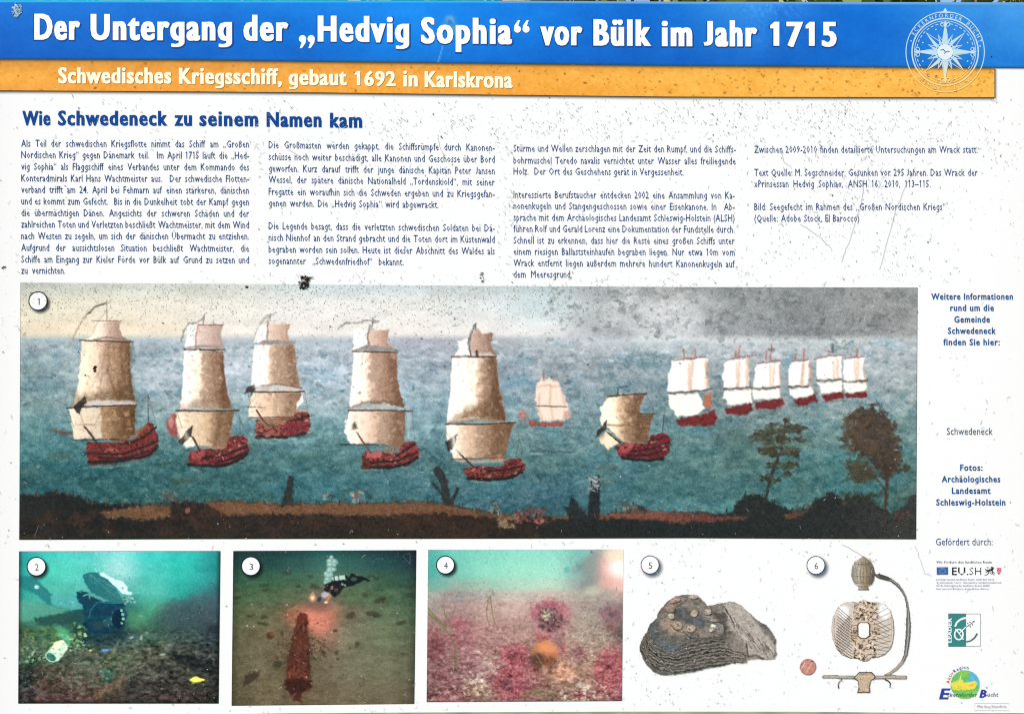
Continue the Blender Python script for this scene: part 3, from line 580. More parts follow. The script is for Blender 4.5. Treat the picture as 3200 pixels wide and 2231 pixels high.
pt.line([(145,1030),(200,1090),(250,1135)], 10, C(104,80,70)); pt.line([(528,970),(505,1080)], 5, C(110,112,108)); pt.cur = 0; pt.line([(240,1222),(330,1226)], 6, C(216,200,194), 3, .7)
# ship 6, small and pale
pt.cur = 7
pt.poly([(655,600),(745,608),(785,680),(832,790),(800,852),(650,862),(625,770),(622,650)], C(240,220,202), 4, .95, 8); pt.line([(672,570),(672,612)], 9, C(190,118,108), 3, .8); pt.line([(740,590),(745,620)], 7, C(200,140,130), 3, .6)
for q in ([(715,640),(712,760),(730,850)], [(640,655),(690,640),(760,655)], [(650,700),(640,770),(665,850)], [(780,680),(800,760)]): pt.line(q, 8, C(206,164,142), 4, .6, 4)
pt.line([(625,768),(810,774)], 7, C(98,88,84), 2, .8); pt.poly([(790,790),(840,800),(832,840),(790,855)], C(230,178,164), 4, .7, 6)
pt.poly([(578,850),(650,868),(790,865),(782,890),(600,892)], C(190,88,78), 3, .9, 5); pt.ell((545,820), 24, 22, C(228,140,132), .4, .85, 0, 3); pt.line([(530,860),(600,860)], 10, C(214,120,110), 4, .7, 4)
# ship 7
pt.cur = 8
pt.line([(1115,700),(1122,665),(1158,648),(1185,655)], 8, C(84,92,90), 2.5, .8, 5); pt.line([(1122,670),(1122,700)], 7, C(84,80,76))
pt.poly([(1062,714),(1290,697),(1245,780),(1268,826),(1340,815),(1312,900),(1300,992),(1150,988),(1060,900),(1018,880),(1016,780)], G(1016, 1330, (1030,(250,242,218)), (1105,(240,224,194)), (1150,(206,176,140)), (1200,(170,136,104)), (1330,(134,104,80)), n=.08), 2.5, 1, 5)
pt.line([(1060,712),(1180,700),(1292,694)], 9, C(96,66,56)); pt.line([(1060,882),(1130,888),(1230,880)], 8, C(130,104,80), 3, .8); pt.line([(1250,815),(1342,816)], 6, C(120,80,66)); pt.line([(1150,720),(1135,830)], 6, C(180,150,120), 3, .5)
pt.poly([(1012,960),(1060,920),(1130,992),(1060,1032),(1020,992)], C(238,224,196), 3, 1, 5); pt.poly([(1056,850),(1050,905),(985,965),(1000,920)], C(50,54,52), 1.8, .95, 5)
hull([(1108,1010),(1150,995),(1300,995),(1325,945),(1400,928),(1438,970),(1430,1040),(1390,1086),(1130,1086)], C(166,64,78), 8, [[(1200,1040),(1310,1030),(1430,985)], [(1180,1066),(1300,1066),(1420,1030)], [(1310,985),(1400,955)]], [(1150,1082),(1300,1100),(1390,1085)], ([(1118,1005),(1215,998),(1190,1050),(1120,1060)], C(208,84,88)))
pt.line([(1060,930),(1135,992)], 10, C(100,84,70)); pt.line([(1400,820),(1390,930)], 5, C(90,90,90)); pt.cur = 0
pt.line([(1005,1142),(1110,1138)], 9, C(150,110,92), 3, .8, 4); pt.line([(600,1040),(850,1046)], 7, C(60,84,100), 3, .8, 4); pt.line([(780,905),(960,900)], 6, C(84,110,126), 4, .6); pt.line([(590,1058),(670,1056)], 6, C(190,205,210), 3, .6)
# far ships 8..13
D_(); CRM = G(0, 1300, (0,(254,249,240)), (1300,(254,249,240)))
def far(cur, sail, yard, low, hl, masts, tops, browns):
    pt.cur = cur
    for m in masts: pt.line(m, 9, C(204,122,114), 3, .85, 4)
    pt.poly(sail, C(254,250,242), 3, 1, 5)
    for b in browns: pt.line(b[0], b[1], C(206,168,146), 5, .75, 5)
    for t in tops: pt.line(t, 8, C(178,118,108), 2.5, .8, 4)
    pt.poly(low, C(250,240,226), 3, 1, 5); pt.line(yard, 9, C(106,88,80), 2.4, .9, 4)
    pt.poly(hl, C(156,66,70), 3, .95, 7); pt.line([hl[0], hl[1]], 7, C(120,60,58), 3, .5, 4)
far(9, [(40,495),(260,480),(240,560),(262,670),(12,690),(14,580)], [(16,690),(150,682),(270,670)], [(14,700),(200,695),(238,782),(180,830),(70,830),(25,770)], [(68,850),(200,825),(295,790),(312,840),(290,888),(90,888)], [[(110,430),(110,485)], [(180,430),(180,470)]], [[(50,495),(175,482)], [(118,482),(240,478)]], [([(160,500),(152,670)], 16), ([(245,500),(250,660)], 20)])
pt.poly([(232,705),(278,690),(272,780),(235,775)], C(222,126,92), 4, .9, 6)
far(10, [(352,510),(380,492),(490,480),(500,560),(505,660),(350,665),(344,590)], [(350,668),(515,656)], [(350,678),(515,670),(522,750),(380,762),(345,720)], [(360,785),(520,755),(530,790),(490,825),(365,815)], [[(446,400),(440,472)], [(425,440),(420,480)]], [[(375,492),(450,470),(545,466)]], [([(445,495),(440,650)], 12), ([(490,490),(492,750)], 16)])
far(11, [(545,520),(690,503),(684,580),(692,655),(530,660),(535,580)], [(520,664),(692,656)], [(520,674),(690,666),(692,725),(530,730)], [(535,752),(700,725),(712,755),(690,785),(550,790)], [[(640,400),(634,490)], [(608,440),(605,490)]], [[(560,512),(690,494)]], [([(655,515),(648,650)], 12), ([(688,520),(688,725)], 10)])
far(12, [(755,505),(862,495),(866,580),(850,648),(738,650),(740,580)], [(738,655),(860,650)], [(745,668),(880,656),(900,700),(800,722),(750,705)], [(770,732),(905,700),(913,745),(800,765)], [[(835,430),(832,495)], [(785,460),(780,500)]], [[(760,500),(860,490)]], [([(832,510),(826,645)], 12), ([(866,520),(880,700)], 16)])
far(13, [(918,485),(1062,465),(1062,560),(1064,606),(912,610),(905,540)], [(910,616),(1062,610)], [(915,628),(1062,620),(1064,690),(940,692)], [(945,705),(1065,685),(1070,725),(962,742)], [[(985,440),(985,465)]], [[(900,482),(980,465),(1062,462)]], [([(1035,490),(1040,690)], 14), ([(960,500),(960,600)], 8)])
pt.line([(1006,400),(1006,440)], 18, C(112,122,134), 3, .9)
far(14, [(1075,490),(1200,474),(1190,560),(1208,615),(1075,615),(1070,540)], [(1068,620),(1212,616)], [(1075,632),(1206,626),(1212,680),(1080,692)], [(1080,702),(1210,680),(1216,716),(1092,720)], [[(1155,425),(1150,475)]], [[(1078,485),(1195,470)]], [([(1160,490),(1158,690)], 12), ([(1192,520),(1205,690)], 10)])
pt.cur = 0
for q in ([(420,828),(520,800)], [(800,768),(910,752)], [(960,745),(1080,738)], [(180,892),(290,885)]): pt.line(q, 8, C(84,96,98), 4, .6, 5)
# shore
sh = [(-10,1312)] and []
def add(ox, P): sh.extend([(50 + 0 + (ox - 50) + x / 1.929, 870 + y / 1.929) for x, y in P])
add(50, [(0,1300),(20,1300),(120,1305),(200,1292),(270,1288),(380,1312),(450,1350),(600,1362),(900,1365),(940,1345),(1150,1352),(1230,1338)])
add(700, [(60,1338),(150,1345),(340,1362),(600,1352),(900,1350),(1150,1345),(1300,1352),(1450,1374)])
add(1350, [(250,1400),(400,1422),(520,1440),(850,1432),(1000,1430),(1150,1402),(1290,1396),(1400,1410)])
add(2080, [(60,1410),(400,1415),(425,1345),(480,1308),(560,1300),(600,1322),(660,1352),(700,1374),(760,1402),(860,1385),(900,1340),(960,1312),(1010,1285),(1060,1332),(1150,1302),(1220,1312),(1300,1382),(1360,1422),(1420,1385),(1480,1312),(1530,1285),(1530,1590)])
sh.append((50, 1695)); pt.T = lambda p: p; pt.k = 1; pt.cur = 15
pt.poly(sh, {'p': ((60, 0), (2867, 0)), 's': [(0, C(44,46,48)), (.12, C(34,36,40)), (.22, C(50,44,44)), (.4, C(56,46,42)), (.52, C(64,46,42)), (.6, C(40,44,46)), (.75, C(40,46,48)), (.9, C(46,50,52)), (1, C(66,66,66))], 'n': .05}, 4, 1, 9)
pt.dabs(420, (70, 1590, 1700, 1680), (8, 34), [C(66,48,42), C(40,38,40), C(84,58,48), C(32,34,38), C(58,44,40)], .5, 0, 30, .45, .5, sh, 6)
TAN = [C(132,94,68), C(146,108,80), C(112,78,58), C(156,112,84), C(96,66,50)]
def tan(P, base, n, sd):
    pt.poly(P, base, 5, .9, 10); xs = [p[0] for p in P]; ys = [p[1] for p in P]
    pt.dabs(n, (min(xs), min(ys), max(xs), max(ys)), (6, 20), TAN, .4, 0, 15, .5, .4, P, sd)
A_(); tan([(500,1405),(640,1385),(800,1370),(935,1368),(938,1440),(780,1452),(540,1440)], C(134,98,70), 60, 11); tan([(1150,1346),(1543,1345),(1543,1418),(1250,1424)], C(130,88,66), 60, 12)
B_(); tan([(0,1345),(300,1366),(600,1356),(1150,1350),(1300,1356),(1400,1376),(1543,1412),(1500,1432),(1300,1412),(900,1432),(600,1420),(0,1418)], C(136,96,70), 220, 13)
C_(); tan([(130,1378),(260,1402),(500,1432),(500,1448),(300,1440),(130,1410)], C(120,84,64), 40, 14); tan([(700,1434),(850,1432),(850,1446),(740,1452)], C(140,100,70), 12, 15)
tan([(1005,1430),(1150,1404),(1350,1400),(1543,1428),(1543,1462),(1300,1450),(1010,1447)], C(152,92,76), 60, 16)
D_(); tan([(0,1408),(200,1420),(480,1440),(490,1452),(120,1474),(0,1470)], C(124,74,66), 40, 17); tan([(710,1422),(860,1390),(800,1440),(720,1450)], C(110,74,64), 20, 18)
pt.dabs(30, (1370,1400,1480,1460), (6,16), [C(120,76,70), C(80,60,58)], .6, 0, 30, .6, .4, None, 19)
pt.dabs(90, (420,1330,900,1420), (10,22), [C(48,52,46), C(70,78,58), C(56,60,50)], .6, 0, 40, .4, .5, sh and None, 20, lambda x, y: .4)
pt.dabs(70, (1060,1290,1300,1380), (8,22), [C(58,64,58), C(84,78,56), C(50,54,54)], .6, 0, 40, .5, .5, None, 21)
# stumps and posts
B_(); pt.cur = 16; pt.poly([(392,1180),(425,1200),(412,1372),(340,1372),(370,1280)], C(52,52,54), 3, .95, 6)
C_(); pt.cur = 17
for q, w0 in (([(35,1155),(70,1220),(95,1350)], 46), ([(8,1235),(55,1290),(75,1340)], 14), ([(152,1265),(130,1330),(110,1360)], 22)): pt.line(q, w0, C(54,54,56), 2.4, .95, 6)
pt.cur = 18; pt.poly([(840,1308),(930,1420),(945,1455),(830,1455),(795,1372),(830,1378)], C(46,50,52), 3, .97, 6); pt.cur = 19
pt.poly([(955,1215),(1012,1185),(1012,1440),(935,1450)], C(42,46,50), 3, .97, 5); pt.cur = 0
pt.dabs(60, (935,1195,1005,1290), (5,14), [C(225,230,232), C(196,204,208), C(160,172,178)], .6, -30, 50, .7, .4, None, 22, lambda x, y: 1 if y < 1270 else .3)
# little figures on the shore
RED = [C(176,96,92), C(150,76,74), C(196,126,116), C(90,64,62)]
pt.dabs(110, (500,1385,700,1475), (7,15), RED, .7, 80, 30, .8, .35, None, 23); pt.dabs(60, (400,1430,510,1500), (8,20), [C(150,120,92), C(180,150,118), C(110,84,66)], .5, 20, 30, .7, .35, None, 24)
pt.dabs(40, (350,1350,420,1430), (6,16), [C(170,176,160), C(130,90,80), C(160,90,84)], .6, 70, 40, .7, .35, None, 25); pt.dabs(34, (1120,1350,1240,1410), (6,14), [C(180,120,104), C(90,70,66), C(226,196,180), C(120,110,96)], .7, 0, 60, .8, .35, None, 26); pt.ell((1260,1385), 24, 14, C(60,58,60), .3, .9, 20, 3)
A_(); pt.dabs(34, (870,1280,960,1350), (6,14), [C(120,84,76), C(170,170,160), C(150,100,90)], .6, 70, 50, .7, .35, None, 27); pt.dabs(60, (930,1370,1180,1460), (6,18), [C(70,44,44), C(96,58,54), C(50,40,42)], .6, 30, 40, .6, .4, None, 28)
pt.ell((1035,1400), 14, 18, C(190,100,94), .3, .8, 0, 3); B_(); pt.dabs(10, (600,1290,640,1330), (6,12), [C(196,116,104), C(226,206,196)], .7, 0, 50, .8, .35, None, 29); pt.dabs(16, (770,1290,835,1345), (7,14), [C(186,100,96), C(220,196,190)], .8, 40, 50, .8, .35, None, 30); pt.ell((655,1310), 18, 12, C(60,84,100), .4, .8, 0, 4); pt.ell((878,1320), 14, 14, C(60,72,86), .4, .8, 0, 4); pt.dabs(12, (220,1290,280,1350), (6,14), [C(180,120,100), C(120,130,120)], .6, 40, 50, .7, .4, None, 31)
pt.T = lambda p: p; pt.k = 1; r_ = np.random.RandomState(88)
for i in range(150):
    x = 80 + 2750 * r_.rand(); e = [(a[0], a[1]) for a in sh[:-1]]; y = float(np.interp(x, [a[0] for a in e[:-1]], [a[1] for a in e[:-1]])); h_ = 3 + 9 * r_.rand()
    pt.line([(x, y + 5), (x + 3 * r_.randn(), y - h_)], 2.2 + 2 * r_.rand(), [C(46,44,42), C(96,70,56), C(60,66,58), C(134,92,72)][r_.randint(4)], 1, .85, 1, False)
# the two trees on the right
D_(); pt.cur = 20
pt.line([(600,1345),(612,1280),(640,1180),(665,1110),(690,1055)], 20, C(52,56,56), 2.5, .95, 5); pt.line([(690,1060),(710,960),(728,850)], 10, C(60,62,58), 2.5, .9, 4); pt.line([(615,1275),(690,1195),(735,1160)], 9, C(60,62,58), 2.5, .85, 5)
FO = [C(72,66,52), C(86,74,54), C(56,58,50), C(96,84,62), C(64,62,52)]
for (x, y, rx, ry, n, sd) in [(705,905,100,26,110,1),(600,925,60,14,30,2),(800,900,40,14,20,3),(620,960,110,22,90,4),(760,975,90,16,60,5),(650,1010,60,24,50,17),(620,1045,60,20,50,6),(760,1040,45,24,40,7),(680,1060,110,14,40,8),(640,1125,40,18,30,9),(740,1130,55,22,50,10),(610,1205,40,14,24,11),(730,1180,20,14,10,12),(740,855,26,14,10,13),(670,1215,35,10,16,14)]:
    pt.dabs(n, (x - rx, y - ry, x + rx, y + ry), (7, 20), FO, .45, 0, 20, .75, .4, None, 40 + sd)
pt.cur = 21
pt.line([(1322,1410),(1330,1320),(1332,1200),(1310,1080)], 22, C(74,62,54), 3, .95, 5); pt.line([(1325,1270),(1270,1215),(1230,1180)], 9, C(70,60,52), 3, .8, 5)
cr = [(1070,850),(1170,785),(1250,768),(1340,808),(1392,880),(1402,1000),(1412,1090),(1430,1150),(1368,1178),(1340,1215),(1290,1190),(1240,1100),(1150,1045),(1085,1045),(1110,980),(1080,930),(1100,890)]
pt.poly(cr, G(1040, 1420, (1060,(92,74,54)), (1180,(84,68,54)), (1230,(70,58,52)), (1400,(74,60,54))), 8, .9, 26)
pt.dabs(330, (1040,770,1440,1190), (7,22), [C(84,66,50), C(70,56,50), C(104,82,58), C(62,52,50), C(92,72,54)], .6, 10, 30, .6, .4, [(1040,850),(1170,775),(1340,795),(1410,900),(1420,1080),(1460,1140),(1340,1215),(1240,1100),(1080,1050),(1040,970),(1080,940)], 60)
pt.dabs(30, (1035,950,1100,985), (7,18), FO, .4, 0, 15, .75, .4, None, 62); pt.dabs(30, (1390,1120,1465,1165), (7,16), FO, .5, 0, 25, .7, .4, None, 63)
lc = [(1080,1108),(1160,1092),(1225,1110),(1262,1165),(1290,1215),(1180,1232),(1110,1215),(1095,1170)]
pt.poly(lc, C(80,70,54), 7, .85, 18); pt.dabs(110, (1060,1090,1290,1235), (7,18), FO, .5, 10, 30, .6, .4, lc, 61); pt.cur = 0
edge = np.minimum.reduce([np.arange(pt.w)[None, ::1] + 0 * pt.Y, (pt.w - 1 - np.arange(pt.w))[None] + 0 * pt.Y])
A_()
for q in ([(560,400),(555,560),(600,700)], [(630,400),(640,560),(665,700)]): pt.line(q, 12, C(120,94,72), 5, .35, 4, False)
pt.line([(420,400),(410,560),(385,700)], 26, C(252,244,224), 9, .7, 5, False); pt.line([(1050,450),(1045,620),(1030,760)], 34, C(255,252,244), 9, .75, 5, False); pt.line([(1180,440),(1190,600),(1215,740)], 14, C(150,112,86), 6, .4, 4, False)
pt.line([(1010,820),(1000,880),(1030,960)], 26, C(250,240,222), 8, .7, 4, False); pt.line([(1230,820),(1225,920),(1200,1000)], 30, C(128,96,70), 9, .5, 5, False); pt.line([(700,400),(685,560),(712,740)], 16, C(104,84,66), 5, .6, 4, False); pt.line([(640,800),(650,900),(620,970)], 40, C(132,100,70), 12, .4, 6, False)
B_()
pt.line([(215,420),(205,540),(200,640)], 40, C(255,253,250), 9, .8, 5, False); pt.line([(395,420),(400,540),(430,650)], 22, C(156,120,94), 7, .5, 4, False); pt.line([(400,700),(395,760),(385,820)], 34, C(160,124,92), 9, .45, 5, False)
pt.line([(815,460),(808,600),(800,730)], 36, C(255,250,240), 9, .75, 5, False); pt.line([(1000,460),(1010,620),(1040,740)], 26, C(146,106,82), 8, .55, 5, False); pt.line([(765,830),(765,900),(790,970)], 30, C(254,248,236), 8, .75, 4, False); pt.line([(1040,820),(1045,920),(1030,1000)], 40, C(150,112,86), 11, .5, 5, False)
C_()
pt.line([(180,500),(165,640),(150,780)], 60, C(255,251,242), 12, .8, 6, False); pt.line([(350,500),(365,640),(400,780)], 26, C(128,94,70), 8, .55, 5, False); pt.line([(130,900),(125,960),(150,1050)], 40, C(253,246,234), 9, .75, 5, False); pt.line([(400,900),(395,980),(370,1060)], 46, C(138,104,76), 12, .5, 6, False); pt.line([(1070,760),(1065,820),(1100,860)], 40, C(254,248,228), 11, .75, 5, False); pt.line([(1230,740),(1215,800),(1250,880),(1240,960)], 30, C(126,96,72), 9, .55, 5, False)
D_()
for q in ([(60,520),(50,600),(50,660)], [(385,520),(375,600),(380,640)], [(570,540),(560,600),(565,640)], [(775,530),(765,590),(770,630)], [(950,510),(940,560),(945,595)], [(1100,510),(1095,560),(1100,600)]): pt.line(q, 34, C(255,254,250), 8, .9, 4, False)
for q in ([(140,520),(138,660)], [(425,510),(430,650)], [(630,525),(630,645)], [(825,520),(815,640)], [(1010,500),(1015,600)], [(1140,500),(1145,605)]): pt.line(q, 12, C(186,142,116), 5, .5, 4, False)
RG = C(92, 84, 80)
A_()
for q in ([(798,700),(724,768)], [(798,705),(850,900)], [(548,190),(470,300)], [(308,782),(352,900)], [(728,766),(730,900)]): pt.line(q, 3.2, RG, .8, .55, 1, False)
for x in range(560, 840, 34): pt.ell((x, 1045 - (x - 560) * .22), 6, 6, C(44,34,36), .3, .9, 0, 0, False)
for x in range(1150, 1380, 32): pt.ell((x, 1068 - (x - 1150) * .18), 5, 5, C(44,34,36), .3, .9, 0, 0, False)
for q in ([(1350,838),(1310,800)], [(1350,850),(1400,960)], [(970,800),(1000,900)]): pt.line(q, 3.2, RG, .8, .5, 1, False)
B_()
for q in ([(485,684),(505,800)], [(145,684),(165,780)], [(1135,800),(1150,980)], [(752,797),(735,880)]): pt.line(q, 3.2, RG, .8, .5, 1, False)
for x in range(930, 1150, 32): pt.ell((x, 1092 - (x - 930) * .12), 5, 5, C(44,34,36), .3, .9, 0, 0, False)
for x in range(240, 500, 34): pt.ell((x, 915 - (x - 240) * .08), 5, 5, C(60,36,40), .3, .85, 0, 0, False)
C_()
for q in ([(502,870),(528,970)], [(528,975),(560,1090)], [(1292,696),(1342,815)], [(1400,825),(1344,818)], [(1400,825),(1432,940)]): pt.line(q, 3.2, RG, .8, .5, 1, False)
for x in range(270, 540, 32): pt.ell((x, 1178 - (x - 270) * .04), 5, 5, C(44,34,36), .3, .9, 0, 0, False)
for x in range(1190, 1400, 32): pt.ell((x, 1048 - (x - 1190) * .06), 5, 5, C(50,30,38), .3, .9, 0, 0, False)
for (x0, y0, x1, y1, nn) in [(225,1065,420,1370,260),(560,1090,730,1390,220),(785,1070,935,1300,200),(1085,1100,1270,1390,220),(1395,1110,1600,1440,240),(1880,1230,2040,1390,120)]:
    pt.T = lambda p: p; pt.k = 1; r_ = np.random.RandomState(nn)
    for i in range(nn):
        x = x0 + r_.rand() * (x1 - x0); y = y0 + r_.rand() * (y1 - y0); j = int((x - pt.x0) / pt.step); ii = int((y - pt.y0) / pt.step)
        if 0 < ii < pt.h and 0 < j < pt.w and 0 < pt.own[ii, j] < 9: pt.ell((x, y), 2.5 + 5 * r_.rand(), 2 + 5 * r_.rand(), [C(196,148,118), C(240,226,206), C(176,132,104), C(206,164,140), C(232,208,184)][r_.randint(5)], .7, .2, own=False, wob=4)
pt.jitter(1.8, 5, 50); sl = ((pt.own > 0) & (pt.own < 15) & (pt.img.mean(-1) > .33) & (pt.img[..., 0] - pt.img[..., 2] < .36))[..., None]
pt.img = np.where(sl, np.clip(((pt.img * .78 + pt.img.mean(-1, keepdims=True) * .22) - .62) * 1.34 + .615 * np.array((1.01, .985, .985)), 0, 1), pt.img)
hl_ = ((pt.own > 0) & (pt.own < 15) & (pt.img[..., 0] - pt.img[..., 1] > .14))[..., None]; pt.img = np.where(hl_, (pt.img * .86 + pt.img.mean(-1, keepdims=True) * .14) * .92, pt.img)
dk_ = (1 - .15 * np.clip((pt.Y - 1330) / 160, 0, 1))[..., None] * np.where(pt.own[..., None] == 0, 1, 1.06); pt.img = pt.img * np.clip(dk_, 0, 1); tl_ = np.where(pt.own == 0, np.clip((pt.Y - 1200) / 250, 0, 1), 0)[..., None]; pt.img = pt.img * (1 - tl_ * np.array((.07, -.01, .05))); wt = (pt.own == 0)[..., None]; pt.img = np.where(wt, pt.img * .9 + pt.img.mean(-1, keepdims=True) * .1, pt.img); lum = pt.img.mean(-1); gm_ = np.clip(1.15 - np.abs(lum - .5) * 1.6, .25, 1)
pt.grain(.05, 7, 6, 2, 60, (1, 1, 1), gm_); pt.grain(.08, 2.4, 2.4, 1, 61, (1, .97, .95), gm_)
pt.img[-1:] *= .3; pt.img[:, -1] *= .5; pt.img[:, 0] *= .55
pt.shadow((119.5, 940.5), 28.5)
SUB = {k: ('printed_ship', None) for k in range(1, 15)}
names = {1: 'largest sailing ship at the far left', 2: 'red hull half hidden behind the second ship', 3: 'second ship from the left with a torn pennant', 4: 'third ship from the left with a magenta stern', 5: 'ship near the centre with a long grey pennant', 6: 'tallest ship right of the centre with dark brown sails', 7: 'small pale three-masted ship in the distance', 8: 'ship with a single swollen sail and no topsail', 9: 'white ship with an orange stern', 10: 'second of the far white ships', 11: 'third of the far white ships', 12: 'smallest of the far white ships', 13: 'far white ship with a grey flag', 14: 'last far white ship on the right'}
SUB = {k: ('printed_ship', names[k]) for k in names}
SUB.update({15: ('printed_shore', None), 16: ('printed_stump', None), 17: ('printed_stump', None), 18: ('printed_stump', None), 19: ('printed_post', None), 20: ('printed_tree', 'thin tree with layered foliage'), 21: ('printed_tree', 'broad brown tree at the right')})
painting = pt.build('printed_painting', board, 'wide old sea painting of sailing ships above the small photos', SUB)
# ------------------------------------------------------------------ photo of a diver over the wreck
def corners(ox, oy, k, TL, TR, BR, BL):
    f = lambda p: (ox + p[0] / k, oy + p[1] / k)
    return [f(TL), f(TR)], [f(BL), f(BR)]
def frame_edge(p, v=.25, nb=2):
    for i in range(nb): p.img[i] *= v + .3 * i; p.img[-1 - i] *= v + .3 * i; p.img[:, i] *= v + .3 * i; p.img[:, -1 - i] *= v + .3 * i
q3 = 3.0155
p2 = Pic(*corners(40, 1700, q3, (60,68), (1957,65), (1940,1502), (52,1502)), 2.0, .0005, 21); p2.crop(40, 1700, q3)
xs = [40 + x / q3 for x in (60, 350, 700, 1000, 1300, 1600, 1957)]; ys = [1700 + y / q3 for y in (68, 250, 450, 650, 850, 1050, 1250, 1500)]
p2.field(xs, ys, [
 [(40,158,158),(60,190,180),(84,196,190),(130,212,208),(60,196,186),(44,184,174),(36,140,140)],
 [(40,150,146),(76,196,178),(90,196,184),(150,206,204),(76,190,180),(50,180,168),(36,136,134)],
 [(44,150,140),(80,180,162),(80,172,160),(90,170,166),(80,178,164),(46,160,150),(44,110,116)],
 [(70,160,140),(60,130,116),(30,90,98),(20,66,86),(70,150,120),(50,90,90),(54,76,88)],
 [(60,84,66),(64,110,80),(38,70,68),(36,56,64),(60,90,76),(52,70,66),(44,56,62)],
 [(56,76,58),(60,72,62),(70,78,66),(76,88,70),(76,78,66),(60,64,58),(44,48,50)],
 [(38,48,50),(66,66,52),(72,80,66),(70,74,62),(52,50,48),(52,52,48),(50,52,50)],
 [(40,36,40),(66,46,48),(76,56,56),(62,54,50),(50,44,44),(58,48,46),(40,38,40)]])
p2.grain(.05, 50, 30, 4, 1); low = np.clip((p2.Y - (1700 + 750 / q3)) / 60, 0, 1)
p2.grain(.16, 14, 9, 3, 2, (1, .95, .85), low); p2.grain(.03, 4, 4, 2, 3)
p2.poly([(60,300),(200,300),(260,370),(380,480),(390,580),(330,570),(230,480),(60,400)], C(36,122,124), 2.5, .92, 4)
p2.poly([(360,490),(480,485),(610,500),(650,560),(665,610),(560,620),(430,590),(370,560)], C(80,170,168), 2, .95, 4)
p2.poly([(60,520),(180,540),(330,580),(560,620),(400,680),(200,720),(60,740)], C(92,166,144), 4, .65, 5)
p2.poly([(200,700),(420,660),(640,620),(680,640),(620,740),(400,770),(230,760)], C(38,76,74), 3, .85, 5)
p2.ell((225,405), 24, 20, C(190,232,222), .4, .9, 0, 2)
p2.cur = 1
p2.poly([(600,455),(660,440),(720,470),(860,545),(1040,545),(1068,590),(1075,700),(1060,780),(1010,820),(960,800),(900,850),(800,880),(720,840),(670,770),(690,690),(660,620),(645,560),(600,500)], C(14,58,80), 2, .96, 7)
p2.dabs(60, (640,540,1050,820), (14,40), [C(22,84,100), C(8,40,64), C(18,66,92)], .5, 20, 50, .6, .5, [(650,540),(1040,560),(1060,780),(800,860),(680,760)], 31)
p2.dabs(50, (370,500,650,610), (8,24), [C(110,196,190), C(70,150,150), C(90,180,176)], .5, 10, 40, .5, .5, [(380,500),(600,505),(645,600),(440,585)], 32)
p2.poly([(660,290),(720,262),(800,270),(900,330),(980,420),(1030,520),(1040,555),(940,550),(840,510),(740,450),(680,370)], G(660, 1040, (660,(30,106,116)), (1040,(44,110,112))), 2, .97, 3)
for i in range(60):
    x = 720 + 280 * RS.rand(); y = 300 + (x - 720) * .6 + 90 * (RS.rand() - .5); p2.line([(x, y), (x + 22, y + 20)], 3, C(110, 180, 180), 1, .5, 1)
p2.poly([(700,440),(780,480),(930,545),(860,545),(760,500)], C(90,160,146), 2, .7, 3)
p2.poly([(815,285),(850,270),(960,330),(1040,350),(1080,400),(1085,445),(1125,462),(1110,485),(1030,465),(960,390),(900,335)], C(206,238,236), 2, 1, 3)
p2.ell((1035,415), 10, 12, C(120,150,140), .4, .7)
p2.line([(720,690),(740,620),(800,545),(880,555),(1050,555)], 8, C(44,140,150), 1.5, .8, 2); p2.line([(930,720),(940,650),(975,615),(1020,610)], 9, C(60,170,170), 1.5, .8, 2)
p2.ell((1000,700), 66, 92, C(8,36,60), .12, .95); p2.line([(665,490),(700,475),(728,490),(725,512)], 10, C(150,200,180), 1.2, .8); p2.line([(1110,500),(1160,480),(1200,485),(1180,515),(1120,525)], 5, C(40,120,120), 1.2, .8)
p2.dabs(26, (1030,470,1150,560), (6,16), [C(190,225,200), C(60,100,90), C(120,170,150)], .5, 0, 60, .8, .4, None, 1)
for (x, y, r) in ((1026,626,13), (1038,662,15), (1042,704,15)): p2.ell((x, y), r, r, C(136,206,198), .25, .95)
p2.ell((1028,745), 12, 12, C(110,210,110), .3, .95); p2.ell((885,745), 40, 38, C(50,96,94), .3, .7, 0, 3); p2.ell((800,770), 50, 44, C(44,70,72), .35, .7, 0, 3); p2.line([(915,690),(935,760)], 8, C(80,130,130), 1.2, .7); p2.cur = 0
p2.poly([(590,830),(760,850),(1080,800),(1050,900),(980,960),(700,960),(600,900)], C(24,50,58), 9, .75, 6)
p2.poly([(1060,600),(1200,640),(1260,720),(1180,800),(1070,800)], C(90,160,110), 12, .6, 8)
p2.dabs(90, (60,760,640,960), (8,26), [C(110,130,60), C(130,150,60), C(60,70,40), C(40,60,50)], .6, 0, 60, .6, .4, None, 2)
p2.poly([(390,760),(520,800),(560,900),(520,960),(440,880)], C(90,190,140), 8, .7, 6); p2.dabs(60, (520,740,700,1000), (6,20), [C(130,200,130), C(70,120,70), C(180,220,140)], .7, 0, 60, .7, .4, None, 3)
p2.dabs(80, (60,950,340,1120), (7,20), [C(100,150,110), C(60,90,70), C(150,190,150)], .7, 0, 60, .7, .4, None, 4)
p2.cur = 2; p2.poly([(345,985),(400,920),(470,905),(515,950),(520,990),(420,1110),(330,1080),(310,1045)], C(190,226,196), 2, 1, 3); p2.poly([(360,1000),(390,930),(460,905),(480,920),(440,980)], C(236,228,190), 2, .95, 3)
p2.ell((362,1066), 60, 42, C(158,214,190), .12, 1, 35); p2.ell((362,1064), 50, 33, C(50,104,92), .15, 1, 35); p2.line([(485,930),(505,965),(495,1000)], 10, C(230,240,200), 1.4, .7); p2.cur = 0
p2.dabs(500, (60,900,1900,1480), (5,22), [C(96,110,84), C(60,56,48), C(110,84,72), C(44,48,46), C(130,130,110), C(84,50,50)], .5, -10, 50, .5, .4, None, 5, lambda x, y: .75)
